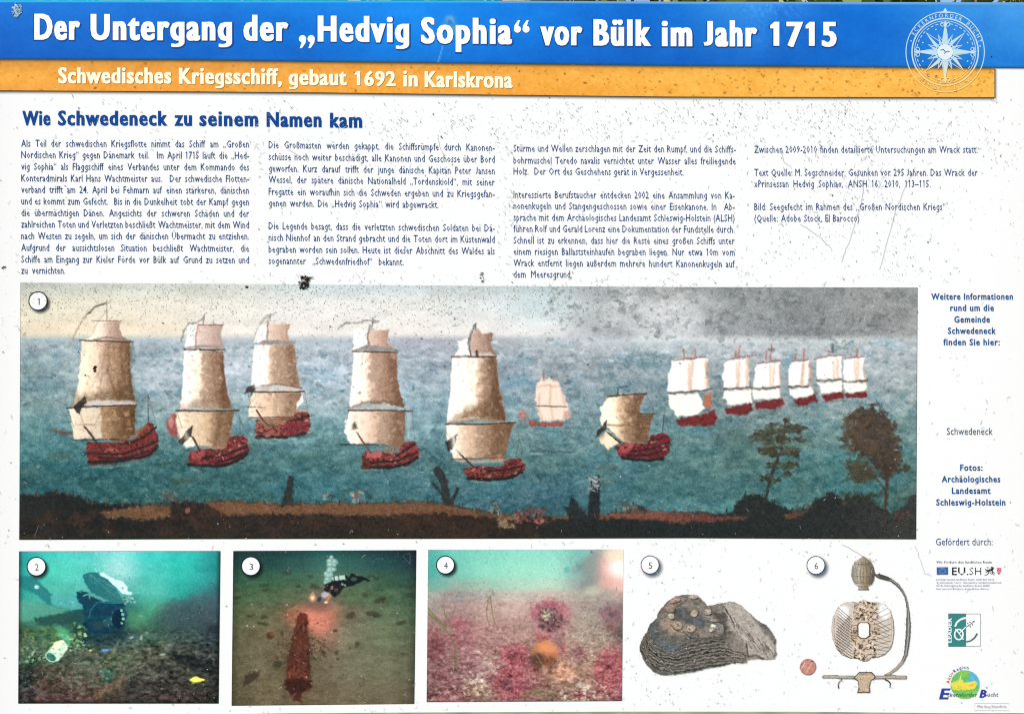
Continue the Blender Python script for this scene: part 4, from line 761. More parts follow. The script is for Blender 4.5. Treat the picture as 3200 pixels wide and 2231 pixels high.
p2.dabs(200, (560,900,1400,1300), (5,16), [C(90,120,84), C(70,100,70), C(120,140,110), C(60,76,60)], .6, -10, 50, .6, .4, None, 6)
p2.dabs(200, (200,1180,860,1480), (8,26), [C(100,56,58), C(80,46,50), C(60,44,44), C(110,80,76)], .55, -20, 50, .5, .4, None, 7)
p2.poly([(1280,720),(1420,600),(1700,480),(1950,440),(1950,850),(1800,820),(1500,780)], C(66,84,92), 16, .65, 14)
p2.dabs(150, (1350,480,1950,900), (7,24), [C(90,104,104), C(60,72,80), C(110,116,110), C(48,62,72)], .55, -15, 50, .5, .4, None, 8)
p2.poly([(1500,1010),(1640,1040),(1930,1120),(1930,1220),(1760,1200),(1530,1110)], C(26,30,34), 7, .9, 8); p2.poly([(1830,780),(1945,760),(1945,880),(1820,850)], C(34,42,50), 9, .8, 6); p2.poly([(1280,1130),(1480,1160),(1530,1190),(1330,1180)], C(32,32,32), 6, .8, 6)
p2.poly([(1060,1260),(1180,1260),(1200,1500),(1060,1500)], C(44,44,44), 10, .8, 6); p2.poly([(780,1400),(900,1330),(1060,1240),(1060,1300),(860,1420),(700,1490)], C(110,84,64), 6, .7, 8); p2.poly([(880,1450),(1060,1320),(1060,1500),(760,1500)], C(62,54,46), 8, .8, 6)
p2.dabs(26, (830,1180,950,1270), (8,18), [C(70,130,110), C(90,150,130), C(40,80,70)], .9, 0, 60, .8, .3, None, 9); p2.ell((890,1225), 62, 46, C(40,84,72), .3, .35)
p2.cur = 3; p2.poly([(1660,1275),(1690,1260),(1735,1243),(1770,1265),(1812,1270),(1805,1290),(1770,1295),(1720,1302),(1680,1290)], C(240,222,96), 1.5, 1, 2); p2.poly([(1680,1290),(1720,1300),(1710,1318),(1690,1312)], C(180,200,70), 1.5, .8, 2); p2.cur = 4
p2.poly([(820,1010),(850,988),(930,990),(900,1008),(840,1016)], C(84,130,190), 1.8, .95, 2); p2.cur = 0; p2.ell((733,999), 16, 9, C(226,210,90), .4, .9, 0, 2)
for (x, y, a, b, r) in ((1118,880,22,12,-30), (1210,880,14,25,0), (1262,835,16,7,0), (1205,675,18,7,10), (1410,1040,30,9,-15)): p2.ell((x, y), a, b, C(150,180,160), .4, .75, r, 2)
p2.dabs(60, (100,90,1900,430), (4,9), [C(20,110,110), C(26,90,96)], .5, 30, 60, .6, .4, None, 10); p2.dabs(40, (760,80,1100,330), (3,9), [C(210,240,240), C(170,220,222)], .6, 0, 60, .7, .4, None, 11)
p2.dabs(70, (60,1100,1950,1500), (2.5,5), [C(200,190,180), C(230,226,220)], .7, 0, 60, .8, .4, None, 12)
up = np.clip(1 - (p2.Y - (1700 + 500 / q3)) / 70, 0, 1)[..., None]; p2.img = p2.img * (1 + .06 * up); p2.grain(.12, 9, 6, 2, 77, (1, .95, .9), low); p2.img = np.where(low[..., None] > .5, p2.img * 1.12 + .02, p2.img * 1.04); p2.jitter(1.0, 5, 70); p2.grain(.035, 3, 3, 1, 71); vg = np.minimum(np.minimum(np.arange(p2.w), p2.w - 1 - np.arange(p2.w))[None] + 0 * p2.Y, (p2.h - 1 - np.arange(p2.h))[:, None] + 0 * p2.Y)
p2.img *= (.55 + .45 * np.clip(vg / 7, 0, 1))[..., None]; frame_edge(p2, .3, 1); p2.shadow((114.6, 1770), 29)
p2.build('printed_photo', board, 'blue green photo of a diver working among wreck timbers', {1: ('printed_diver', None), 2: ('printed_jar', None), 3: ('printed_marker', 'bright yellow fish-shaped marker'), 4: ('printed_marker', 'small blue marker')})

# ------------------------------------------------------------------ photo of the cannon and a diver
p3 = Pic(*corners(700, 1700, q3, (88,65), (1812,57), (1793,1505), (72,1522)), 2.0, .0005, 31); p3.crop(700, 1700, q3)
xs = [700 + x / q3 for x in (80, 400, 700, 950, 1200, 1500, 1800)]; ys = [1700 + y / q3 for y in (60, 180, 320, 480, 650, 850, 1100, 1500)]
p3.field(xs, ys, [
 [(30,52,58),(28,56,60),(30,66,68),(36,84,84),(34,70,72),(30,56,62),(26,40,48)],
 [(34,66,66),(34,70,68),(44,84,80),(56,104,96),(48,92,86),(38,74,76),(30,54,62)],
 [(46,84,66),(54,92,72),(64,100,80),(76,110,90),(72,104,84),(58,90,74),(44,76,70)],
 [(64,92,64),(76,100,70),(92,104,78),(110,100,86),(84,104,76),(72,98,72),(58,86,70)],
 [(86,98,70),(96,98,74),(128,100,80),(180,120,100),(110,104,86),(92,108,82),(76,98,74)],
 [(94,92,68),(106,98,74),(110,88,70),(150,116,98),(118,116,94),(104,114,88),(88,98,76)],
 [(98,92,70),(108,100,78),(100,86,66),(108,98,80),(114,110,90),(110,110,88),(98,98,78)],
 [(92,84,64),(104,92,70),(104,90,68),(106,94,74),(110,100,80),(108,98,78),(94,86,68)]])
p3.img *= 1.06
gr = np.clip((p3.Y - (1700 + 250 / q3)) / 60, 0, 1); p3.grain(.07, 30, 14, 4, 1, (1, 1, .9), gr); p3.grain(.05, 8, 5, 3, 2, (1, 1, 1), gr); p3.grain(.03, 3, 3, 2, 3)
p3.dabs(260, (80,300,1800,1500), (6,20), [C(84,82,62), C(118,112,90), C(74,74,58), C(128,122,100)], .4, -15, 30, .4, .5, None, 1)
p3.ell((870,710), 150, 120, C(190,116,94), .85, .7, 25, 14); p3.ell((790,635), 110, 40, C(222,136,108), .8, .6, -30, 12); p3.dabs(60, (600,600,1020,860), (10,26), [C(180,120,96), C(140,104,82), C(222,150,128)], .45, -25, 40, .5, .5, None, 56); p3.ell((890,740), 100, 90, C(236,150,128), .8, .75, 30, 14); p3.ell((830,690), 40, 70, C(246,150,124), .8, .6, 0, 8); p3.dabs(160, (640,560,1080,900), (6,18), [C(236,150,124), C(186,104,84), C(150,96,76), C(206,140,114)], .45, -20, 40, .4, .5, None, 55); p3.ell((650,670), 90, 50, C(180,112,84), .8, .6, -20)
p3.ell((880,570), 110, 60, C(108,84,78), .6, .55); p3.dabs(40, (800,640,1000,860), (6,14), [C(200,100,86), C(250,160,136)], .4, 20, 40, .5, .5, None, 2)
for (x, y, rx, ry) in ((125,502,36,16), (375,390,60,16), (395,430,34,16), (590,270,50,22), (815,305,30,14), (845,395,36,22), (700,395,26,16), (250,675,40,12), (380,690,32,14), (335,745,30,16), (390,755,34,18), (1335,485,40,18), (1470,535,60,22), (1500,515,26,18), (1750,400,60,30), (1750,480,40,28), (1385,655,46,26), (1430,670,36,20), (1190,680,44,26), (1670,742,46,20), (1215,655,20,14), (1255,950,26,28), (1060,1025,20,24), (1048,815,24,14), (1075,1085,14,10), (1685,1035,18,14), (880,415,30,16), (1380,305,40,16), (1440,325,30,14)):
    p3.ell((x, y), rx, ry, C(58, 70, 56) if y < 500 else C(64, 58, 44), .5, .75, 10 * math.sin(x), 4)
p3.dabs(90, (440,800,660,1180), (6,22), [C(76,64,48), C(62,52,42), C(96,80,62)], .5, -40, 30, .6, .4, None, 3); p3.ell((435,868), 38, 34, C(84,54,38), .3, .9, 0, 3); p3.ell((455,852), 20, 14, C(136,84,58), .4, .8, 0, 2)
p3.ell((510,1135), 46, 36, C(66,58,46), .35, .85, -20, 4); p3.poly([(185,1340),(200,1240),(270,1205),(335,1195),(325,1250),(260,1300)], C(66,54,46), 3, .9, 6); p3.dabs(24, (200,1200,330,1310), (6,16), [C(96,76,66), C(50,42,38)], .4, -30, 20, .7, .4, None, 4)
p3.dabs(120, (800,880,960,1090), (5,20), [C(60,48,38), C(80,62,48), C(46,40,34), C(104,80,62)], .6, 40, 40, .6, .4, None, 5)
p3.poly([(600,1500),(560,1400),(570,1220),(640,900),(700,700),(640,1100),(600,1300)], C(76,64,50), 9, .4, 8)
cn = [(690,690),(705,662),(740,652),(775,660),(790,720),(785,850),(800,960),(798,1100),(808,1200),(800,1270),(828,1280),(815,1370),(735,1400),(735,1480),(650,1482),(625,1420),(568,1340),(590,1260),(590,1180),(630,960),(670,820)]
p3.cur = 1; p3.poly(cn, {'p': ((0,650),(0,1500)), 's': [(0,C(104,46,40)),(.15,C(92,46,40)),(.35,C(96,54,44)),(.55,C(88,46,40)),(.7,C(120,62,50)),(.76,C(70,34,32)),(1,C(74,46,38))], 'n': .05}, 2, 1, 6)
p3.dabs(420, (560,650,830,1490), (6,19), [C(132,72,54), C(70,38,34), C(156,88,66), C(84,50,42), C(48,30,30), C(112,54,44), C(100,70,56)], .6, 70, 60, .8, .35, cn, 6)
p3.dabs(70, (560,680,830,1490), (12,34), [C(52,32,30), C(64,38,34), C(150,84,62), C(120,64,52)], .5, 60, 60, .7, .3, cn, 66)
p3.line([(790,720),(788,850),(802,960),(800,1100),(810,1260)], 22, C(56,28,26), 5, .6, 4); p3.line([(690,700),(640,950),(600,1180)], 12, C(66,34,30), 4, .5, 4); p3.poly([(575,1290),(640,1262),(826,1280),(815,1370),(735,1400),(640,1400),(570,1340)], C(54,30,30), 5, .75, 8); p3.ell((745,680), 44, 26, C(120,46,40), .3, .6); p3.cur = 0
p3.ell((835,505), 28, 34, C(250,190,140), .7, .95); p3.ell((835,507), 12, 14, C(255,244,220), .5, 1); p3.ell((838,465), 14, 18, C(210,150,120), .6, .7)
p3.cur = 2
for (x, y, r) in ((1012,125,22), (1000,165,34), (1045,170,30), (1000,200,32), (1040,200,20), (1000,250,36), (1035,240,22), (965,282,28), (1010,290,22), (975,335,30), (960,365,20), (985,300,26)): p3.ell((x, y), r, r * .9, C(146,190,182), .3, .85, 0, 3); p3.ell((x - r * .2, y - r * .25), r * .5, r * .4, C(196,224,218), .5, .8)
p3.cur = 3
p3.poly([(950,420),(970,370),(1040,345),(1160,340),(1200,280),(1222,272),(1250,300),(1300,305),(1380,340),(1360,352),(1320,345),(1240,385),(1130,415),(1110,440),(1080,480),(1040,500),(1000,470),(950,450)], C(20,28,34), 2, .98, 4)
p3.ell((1225,330), 30, 20, C(70,100,90), .3, .8); p3.poly([(1000,330),(1030,305),(1140,290),(1145,330),(1040,345)], C(196,222,212), 1.5, 1, 2); p3.line([(1035,305),(1042,345)], 9, C(30,44,48), 1, .95, 0); p3.line([(1080,300),(1084,338)], 8, C(50,64,66), 1, .95, 0); p3.poly([(1143,292),(1168,298),(1165,332),(1145,332)], C(24,34,38), 1.2, 1, 1); p3.line([(1000,335),(1015,325)], 14, C(160,190,180), 1.2, .9, 1)
p3.dabs(34, (940,380,1100,480), (6,18), [C(70,52,52), C(110,80,74), C(30,30,36), C(150,110,100)], .7, -20, 40, .75, .35, None, 7); p3.ell((1115,378), 12, 12, C(150,170,150), .3, .9); p3.ell((1140,390), 12, 12, C(150,160,140), .3, .9); p3.ell((1020,410), 10, 18, C(190,150,130), .4, .8)
p3.poly([(880,520),(895,470),(950,445),(1005,455),(1012,480),(960,510),(910,545)], C(120,110,116), 2, 1, 4); p3.ell((955,478), 38, 26, C(206,196,196), .35, .9, -10, 2); p3.ell((900,520), 18, 24, C(50,56,66), .35, .9, 20, 2); p3.line([(1000,485),(965,548)], 26, C(196,140,86), 1.5, 1, 1); p3.ell((962,548), 16, 10, C(250,220,200), .4, 1); p3.cur = 0
p3.dabs(46, (100,480,1780,1480), (3,8), [C(216,210,196), C(236,232,220), C(190,184,168)], .8, 0, 60, .95, .3, None, 8); p3.dabs(60, (100,480,1780,1480), (4,10), [C(40,36,30), C(56,48,40)], .6, 0, 60, .8, .35, None, 9)
p3.dabs(80, (500,560,1050,1300), (4,12), [C(60,48,40), C(84,62,50)], .5, 0, 60, .7, .35, None, 13); p3.dabs(30, (860,90,1760,200), (2.5,6), [C(120,150,150), C(180,196,196)], .6, 0, 60, .6, .35, None, 10)
p3.line([(1700,100),(1755,85),(1755,190),(1680,110)], 3, C(170,180,180), 1, .6, 2); p3.line([(1400,180),(1440,135),(1500,140)], 3, C(150,165,165), 1, .5, 2)
p3.jitter(1.6, 5, 80); p3.grain(.03, 3, 3, 1, 81); vg = np.minimum(np.arange(p3.w), p3.w - 1 - np.arange(p3.w))[None] + 0 * p3.Y
p3.img *= (.75 + .25 * np.clip(vg / 12, 0, 1))[..., None]; frame_edge(p3, .15, 1); p3.shadow((784.2, 1768.6), 30)
p3.build('printed_photo', board, 'brown green photo of a rusty cannon on the sea bed', {1: ('printed_cannon', None), 2: ('printed_bubbles', None), 3: ('printed_diver', None)})

# ------------------------------------------------------------------ photo of the red seaweed bed
p4 = Pic(*corners(1310, 1700, q3, (86,54), (1922,50), (1911,1478), (70,1488)), 2.0, .0005, 41); p4.crop(1310, 1700, q3)
xs = [1310 + x / q3 for x in (80, 350, 650, 950, 1250, 1550, 1750, 1915)]; ys = [1700 + y / q3 for y in (50, 250, 400, 470, 600, 850, 1150, 1480)]
p4.field(xs, ys, [
 [(84,186,174),(120,212,194),(136,220,200),(150,226,208),(152,226,208),(130,196,186),(190,190,180),(250,246,226)],
 [(84,180,168),(128,206,190),(154,226,204),(166,232,210),(170,232,212),(140,186,180),(210,180,176),(255,250,244)],
 [(120,182,168),(150,184,170),(166,204,186),(186,220,200),(196,224,204),(160,168,164),(206,176,168),(240,220,208)],
 [(168,172,160),(160,150,146),(190,184,172),(204,196,184),(206,190,176),(176,170,158),(176,166,156),(190,166,156)],
 [(160,148,138),(172,140,134),(194,160,150),(206,172,160),(196,140,144),(176,160,148),(150,136,130),(140,112,118)],
 [(150,96,96),(166,104,110),(178,130,124),(184,144,132),(170,118,116),(176,158,138),(166,150,132),(130,100,100)],
 [(132,82,86),(146,98,100),(166,118,116),(160,84,92),(150,100,84),(168,130,108),(170,128,112),(176,86,94)],
 [(110,66,70),(138,86,88),(150,110,100),(140,72,84),(130,96,84),(140,100,86),(150,84,86),(130,66,76)]])
gr = np.clip((p4.Y - (1700 + 400 / q3)) / 30, 0, 1); dp = np.clip((p4.Y - (1700 + 600 / q3)) / 200, 0, 1)
p4.grain(.05, 30, 16, 3, 1, (1, 1, 1), gr); p4.grain(.10, 10, 6, 3, 2, (1, 1, 1), gr * (.4 + .6 * dp)); p4.grain(.03, 4, 4, 2, 3)
PK = [C(190,126,122), C(152,90,92), C(206,160,150), C(120,72,74), C(178,104,110), C(216,190,176)]
p4.dabs(700, (70,470,1920,820), (5,16), PK, .5, 0, 50, .4, .5, None, 1); p4.dabs(1100, (70,760,1920,1480), (6,22), PK + [C(96,62,60), C(226,208,190)], .5, 0, 70, .55, .4, None, 2)
p4.dabs(260, (1300,820,1900,1150), (5,12), [C(206,190,168), C(150,138,118), C(226,214,196), C(120,104,90)], .6, 20, 40, .6, .35, None, 3)
p4.poly([(1440,260),(1500,190),(1590,120),(1640,60),(1780,55),(1720,180),(1740,300),(1640,400),(1560,430),(1500,420),(1550,330),(1520,260)], C(146,152,150), 8, .75, 14); p4.poly([(1560,430),(1650,400),(1720,440),(1650,500),(1570,480)], C(206,212,184), 10, .6, 8); p4.ell((1510,215), 30, 30, C(110,156,162), .5, .7, 0, 6)
p4.ell((1850,230), 150, 180, C(250,190,176), .6, .85); p4.ell((1900,220), 120, 100, C(255,255,250), .6, 1); p4.ell((1850,100), 110, 60, C(250,240,214), .7, .8); p4.ell((1393,243), 32, 32, C(116,190,180), .2, .75); p4.line([(1420,170),(1500,60)], 8, C(110,176,170), 3, .4, 4)
p4.dabs(120, (290,430,700,540), (7,20), [C(116,134,150), C(140,150,156), C(170,166,160), C(190,176,168)], .5, 10, 40, .55, .4, None, 4); p4.dabs(90, (330,360,680,440), (7,20), [C(190,190,172), C(160,170,160), C(206,180,172)], .5, 0, 40, .45, .4, None, 5)
def tuft(c, rx, ry, pal, n, sd, cur, core=None):
    p4.cur = cur; p4.ell(c, rx * .85, ry * .85, tuple(v * .85 for v in pal[0]), .25, .7, 0, 16); p4.cur = 0
    r = np.random.RandomState(sd); pal = [tuple(v * .78 + m * .22 for v, m in zip(c_, (.66, .50, .50))) for c_ in pal]; ph = r.rand(4) * 6.28
    for i in range(n):
        a = r.rand() * 6.283; q = r.rand() ** .6 * (.86 + .16 * math.sin(3 * a + ph[0]) + .12 * math.sin(5 * a + ph[1]) + .08 * math.sin(9 * a + ph[2])); x = c[0] + rx * q * math.cos(a); y = c[1] + ry * q * math.sin(a)
        if i % 2: p4.ell((x, y), 7 + 14 * r.rand(), 4 + 6 * r.rand(), tuple(v * (.62 + .5 * q) for v in pal[r.randint(len(pal))]), .35, .85, math.degrees(a) + 30 * r.randn(), 4, False)
        else:
            l_ = 20 + 30 * r.rand(); b_ = a + .6 * r.randn(); k2 = .7 + .45 * r.rand(); p4.line([(x, y), (x + l_ * math.cos(b_) * .5 + 6 * r.randn(), y + l_ * math.sin(b_) * .5 + 6 * r.randn()), (x + l_ * math.cos(b_), y + l_ * math.sin(b_))], 5, tuple(min(1, v * k2) for v in pal[r.randint(len(pal))]), .8, .9, 1.5, False)
tuft((1235,680), 190, 165, [C(176,96,112), C(206,110,130), C(160,80,100), C(196,130,136), C(150,84,92)], 260, 1, 1); p4.dabs(120, (1110,600,1360,830), (7,22), [C(84,66,68), C(104,78,80), C(66,58,60), C(120,96,92), C(90,80,70)], .7, 0, 60, .8, .4, [(1235 + 120 * math.cos(t), 712 + 118 * math.sin(t)) for t in np.linspace(0, 6.28, 16)], 6); p4.dabs(22, (1140,610,1280,720), (7,16), [C(206,196,150), C(196,180,140), C(220,212,190)], .7, 0, 60, .8, .35, None, 7)
tuft((900,1040), 150, 110, [C(190,84,98), C(206,104,112), C(160,66,80), C(220,130,130)], 190, 2, 2); tuft((830,1310), 165, 160, [C(186,80,92), C(206,100,108), C(156,62,78), C(220,120,122), C(120,50,66)], 260, 3, 3); p4.ell((815,1330), 42, 50, C(90,40,56), .6, .6, 0, 6)
tuft((1790,1180), 170, 220, [C(198,84,92), C(220,104,106), C(166,62,80), C(206,120,120), C(130,50,66)], 330, 4, 4); tuft((1800,660), 110, 90, [C(150,108,122), C(170,110,120), C(130,98,108)], 110, 5, 5); tuft((1810,780), 80, 60, [C(160,110,106), C(140,90,90)], 60, 6, 5); p4.poly([(1790,860),(1912,740),(1912,880)], C(84,70,72), 5, .8, 6)
tuft((1500,1020), 70, 80, [C(176,110,118), C(196,130,136), C(150,84,96)], 70, 7, 6); tuft((1350,1000), 60, 70, [C(206,124,122), C(190,110,112)], 50, 8, 6); tuft((1170,880), 80, 50, [C(226,124,116), C(210,110,106)], 50, 9, 6); tuft((370,760), 90, 70, [C(206,110,120), C(180,90,100)], 60, 10, 6); tuft((1550,1420), 70, 50, [C(180,70,86), C(160,60,76)], 40, 11, 6)
tuft((150,980), 110, 130, [C(140,66,72), C(120,56,62), C(160,90,92)], 90, 12, 6)
p4.cur = 7; p4.ell((1182,1038), 124, 120, C(206,132,92), .05, 1, 0, 3); p4.ell((1200,985), 92, 56, C(232,156,108), .5, .9, 10, 4); p4.ell((1120,1090), 70, 60, C(104,70,60), .5, .85, 20, 6); p4.cur = 0; p4.dabs(70, (1065,1000,1300,1150), (7,18), [C(110,72,60), C(150,92,70), C(90,60,54), C(190,120,86)], .5, 0, 50, .65, .4, [(1080,1000),(1290,1010),(1290,1100),(1200,1155),(1100,1130),(1062,1050)], 8)
p4.poly([(1250,1190),(1330,1100),(1460,1180),(1480,1240),(1420,1290),(1330,1310),(1280,1260)], C(226,166,132), 6, .85, 10); p4.dabs(60, (1240,1120,1480,1310), (6,18), [C(150,92,76), C(236,184,156), C(190,126,100)], .35, 0, 70, .7, .4, None, 9)
for i, (bx, n, pal) in enumerate([((420,1280,680,1430), 40, [C(226,214,172), C(206,190,150)]), ((1340,1320,1780,1480), 46, [C(232,222,206), C(216,200,180)]), ((420,1210,620,1300), 20, [C(206,186,178), C(220,206,200)]), ((560,1060,760,1200), 24, [C(214,190,184), C(180,150,146)])]): p4.dabs(n, bx, (10,30), pal, .6, 0, 60, .85, .3, None, 20 + i)
GR = C(120, 116, 76)
for q, w0 in (([(80,600),(200,740),(300,880),(345,1010),(350,1180)], 10), ([(80,640),(160,720),(230,790)], 16), ([(225,570),(245,680),(290,740)], 6), ([(345,575),(300,700)], 5), ([(640,620),(650,520),(668,490),(690,640),(712,760)], 6), ([(632,600),(640,700),(670,775)], 6), ([(950,905),(1060,985),(1130,1080),(1165,1160)], 8), ([(1330,680),(1240,780)], 5), ([(1325,1090),(1250,1290),(1215,1478)], 6), ([(620,1100),(690,1080),(750,1030)], 12), ([(950,1480),(1030,1400),(1100,1360),(1150,1390),(1170,1480)], 14), ([(980,1430),(1180,1395),(1300,1410)], 12), ([(240,960),(290,1080),(320,1200)], 7), ([(90,1290),(150,1340),(180,1400),(200,1340)], 6), ([(400,780),(440,730),(500,640)], 4), ([(420,880),(480,820)], 4)): p4.line(q, w0, GR if w0 > 5 else C(120,84,76), 1.4, .85, 3)
p4.dabs(26, (210,750,330,850), (7,18), [C(130,146,96), C(110,126,80), C(150,160,120)], .5, 50, 30, .7, .4, None, 30); p4.dabs(20, (250,980,380,1130), (6,16), [C(130,136,90), C(150,150,110)], .4, 70, 30, .7, .4, None, 31)
p4.dabs(150, (90,60,1500,430), (3,8), [C(100,150,136), C(84,130,124), C(120,120,110)], .6, 20, 60, .6, .4, None, 10)
p4.img = np.clip(p4.img * (1 - .12 * gr[..., None]) + .095 * gr[..., None], 0, 1); p4.grain(.14, 22, 10, 2, 95, (1, .95, .95), gr * (.3 + .7 * dp)); p4.grain(.16, 10, 6, 3, 93, (1, .97, .97), gr * (.25 + .75 * dp)); p4.grain(.10, 5, 4, 2, 94, (1, 1, 1), gr * (.35 + .65 * dp)); p4.cur = 7; p4.ell((1182,1038), 122, 118, C(196,124,88), .05, .8, 0, 3); p4.ell((1205,975), 84, 48, C(236,160,112), .5, .9, 12, 4); p4.ell((1120,1095), 72, 58, C(92,62,56), .5, .9, 20, 6); p4.ell((1230,1110), 60, 40, C(120,76,62), .5, .7, -20, 6); p4.cur = 0
p4.dabs(60, (1065,1010,1300,1150), (7,16), [C(104,68,58), C(156,98,74), C(84,58,54), C(196,124,90)], .5, 0, 50, .7, .35, [(1080,1010),(1290,1030),(1285,1100),(1200,1152),(1100,1130),(1062,1060)], 88)
p4.dabs(70, (1120,600,1350,830), (9,24), [C(72,58,62), C(92,72,76), C(58,52,56), C(120,84,90), C(150,84,98)], .7, 0, 60, .85, .35, [(1235 + 120 * math.cos(t), 712 + 118 * math.sin(t)) for t in np.linspace(0, 6.28, 16)], 89); p4.dabs(16, (1150,620,1270,720), (8,18), [C(214,206,160), C(200,186,150)], .7, 0, 60, .9, .3, None, 90)
p4.dabs(150, (1050,500,1410,700), (7,16), [C(206,96,118), C(190,84,106), C(222,130,144)], .5, 0, 80, .75, .35, [(1235 + 185 * math.cos(t), 690 + 185 * math.sin(t)) for t in np.linspace(3.1, 6.33, 12)] + [(1235 + 125 * math.cos(t), 700 + 100 * math.sin(t)) for t in np.linspace(6.28, 3.14, 12)], 91)
for q, w0 in (([(80,600),(200,740),(300,880),(345,1010),(350,1180)], 9), ([(640,620),(650,520),(668,490),(690,640),(712,760)], 6), ([(632,600),(640,700),(670,775)], 6), ([(950,905),(1060,985),(1130,1080),(1165,1160)], 8), ([(950,1480),(1030,1400),(1100,1360),(1150,1390),(1170,1480)], 12), ([(980,1430),(1180,1395),(1300,1410)], 10), ([(225,570),(245,680),(290,740)], 6), ([(345,575),(300,700)], 5)): p4.line(q, w0, C(124,122,78), 1.1, .9, 2, False)
p4.jitter(1.0, 5, 90); p4.grain(.03, 3, 3, 1, 91); p4.img[-1] *= .3; p4.img[:, 0] *= .6; p4.shadow((1392, 1765), 28)
p4.build('printed_photo', board, 'pale photo of pink seaweed and an orange ball', {1: ('printed_seaweed', None), 2: ('printed_seaweed', None), 3: ('printed_seaweed', None), 4: ('printed_seaweed', None), 7: ('printed_ball', 'orange ball half covered in brown')})

# ------------------------------------------------------------------ cut-out finds: shell-like lump, sword hilt drawing, coin
def cut(p, name, label, subs=None, keep=1):
    """keep only painted faces"""
    full = dict(subs or {}); full[keep] = ('x', None)
    V = np.stack([(p.X - 1600) * U, np.full(p.X.shape, -p.d), ZC - (p.Y - 1115.5) * UZ], -1).reshape(-1, 3); cols = np.clip(p.img, 0, 1).reshape(-1, 3)
    idx = np.arange(p.h * p.w).reshape(p.h, p.w); Q = np.stack([idx[:-1, :-1], idx[1:, :-1], idx[1:, 1:], idx[:-1, 1:]], -1).reshape(-1, 4); fo = p.own[:-1, :-1].reshape(-1); root = None
    for k in [keep] + sorted(subs or {}):
        q = Q[fo == k]
        if len(q) == 0: continue
        u, inv = np.unique(q, return_inverse=True); nm, lb = (name, label) if k == keep else subs[k]
        o = make_mesh(nm, V[u], inv.reshape(-1, 4), cols[u], INK, board if root is None else root, lb)
        if root is None: root = o
    return root
p5 = Pic([(1985, 1845), (2445, 1845)], [(1985, 2125), (2445, 2125)], 1.7, .0005, 51); p5.crop(1950, 1700, 3.015); p5.img[:] = C(246, 248, 250)
o5 = [(140,985),(150,940),(175,880),(215,810),(240,755),(300,700),(330,620),(410,530),(480,492),(580,472),(690,478),(745,530),(782,580),(860,565),(920,555),(980,540),(1040,545),(1110,580),(1180,650),(1260,720),(1330,755),(1385,820),(1430,890),(1434,930),(1428,990),(1440,1040),(1420,1085),(1350,1092),(1280,1085),(1160,1095),(1160,1125),(1020,1125),(920,1150),(800,1170),(640,1210),(480,1232),(350,1238),(270,1200),(200,1130),(165,1060)]
p5.cur = 1; p5.poly(o5, {'p': ((140,0),(1440,0)), 's': [(0,C(104,98,90)),(.3,C(110,106,98)),(.6,C(104,98,90)),(.72,C(150,136,124)),(.9,C(130,118,108)),(1,C(104,98,94))], 'n': .1}, 1.4, 1, 2.5)
pa = [(800,570),(980,540),(1110,580),(1260,720),(1400,850),(1430,990),(1420,1085),(1280,1070),(1180,1040),(1100,880),(960,760),(860,640)]
p5.cur = 0; p5.poly(pa, C(178,166,154), 5, .9, 6, False); p5.dabs(330, (800,540,1440,1090), (6,24), [C(196,182,168), C(160,146,134), C(124,114,106), C(210,198,184), C(98,90,86)], .4, 50, 25, .6, .4, pa, 1)
for i in range(34):
    x = 880 + 480 * RS.rand(); y = 600 + .75 * (x - 900) + 130 * RS.rand(); 
    if pip(pa, x, y) and pip(pa, x + 60, y + 80): p5.line([(x, y), (x + 30, y + 44), (x + 50, y + 80)], 5, C(70,62,60), 1.2, .7, 3, False)
p5.line([(930,580),(980,650),(1030,740),(1045,775)], 9, C(44,40,40), 1.6, .9, 3, False); p5.line([(1150,940),(1170,1060)], 12, C(60,56,56), 2, .8, 3, False); p5.line([(1180,1055),(1250,1045),(1310,1085)], 14, C(84,84,88), 2, .9, 3, False); p5.poly([(1190,650),(1330,755),(1430,900),(1428,940),(1330,850),(1240,730)], C(100,96,92), 5, .7, 5, False)
p5.poly([(790,580),(930,556),(940,620),(860,640)], C(120,110,100), 3, .8, 4, False); p5.poly([(840,640),(960,640),(970,780),(940,930),(880,720)], C(74,70,68), 5, .75, 6, False)
# growth rings of the lower left body
for i in range(17):
    t = i / 16; x0 = 160 + 120 * (1 - t); y0 = 980 - 200 * (1 - t); yb_ = 840 + 395 * t
    pts = [(255 - 95 * t, 770 + 230 * t), (285 - 85 * t, 900 + 190 * t), (370 - 50 * t, 960 + 215 * t), (480, 985 + 225 * t), (620, 930 + 260 * t), (760, 900 + 255 * t), (930, 885 + 250 * t), (1150, 990 + 115 * t)]
    p5.line(pts if i > 4 else pts[:-1], 4 + 6 * RS.rand(), [C(40,38,38), C(142,130,118), C(48,45,43), C(168,154,140)][i % 4], 1.4, .6 + .4 * RS.rand(), 6, False)
p5.dabs(80, (150,800,400,1050), (6,18), [C(170,128,94), C(150,116,86), C(190,150,116)], .3, 60, 20, .6, .4, [(160,960),(215,810),(250,790),(300,960),(400,1040),(380,1060),(250,980)], 2)
p5.poly([(240,780),(300,740),(330,860),(420,930),(560,980),(560,1010),(400,1020),(300,960),(240,850)], C(92,104,112), 6, .6, 8, False); p5.dabs(60, (300,880,560,1020), (5,14), [C(104,126,140), C(74,88,98), C(134,154,166)], .6, 0, 60, .6, .4, None, 3)
pu = [(330,700),(380,590),(480,500),(600,478),(700,490),(780,590),(900,720),(945,800),(930,870),(760,890),(560,880),(420,850),(340,790)]
p5.poly(pu, C(136,124,112), 6, .9, 6, False); p5.dabs(260, (320,480,950,900), (6,22), [C(156,140,124), C(116,108,100), C(176,150,128), C(94,92,90), C(186,164,142)], .6, 0, 60, .55, .4, pu, 4)
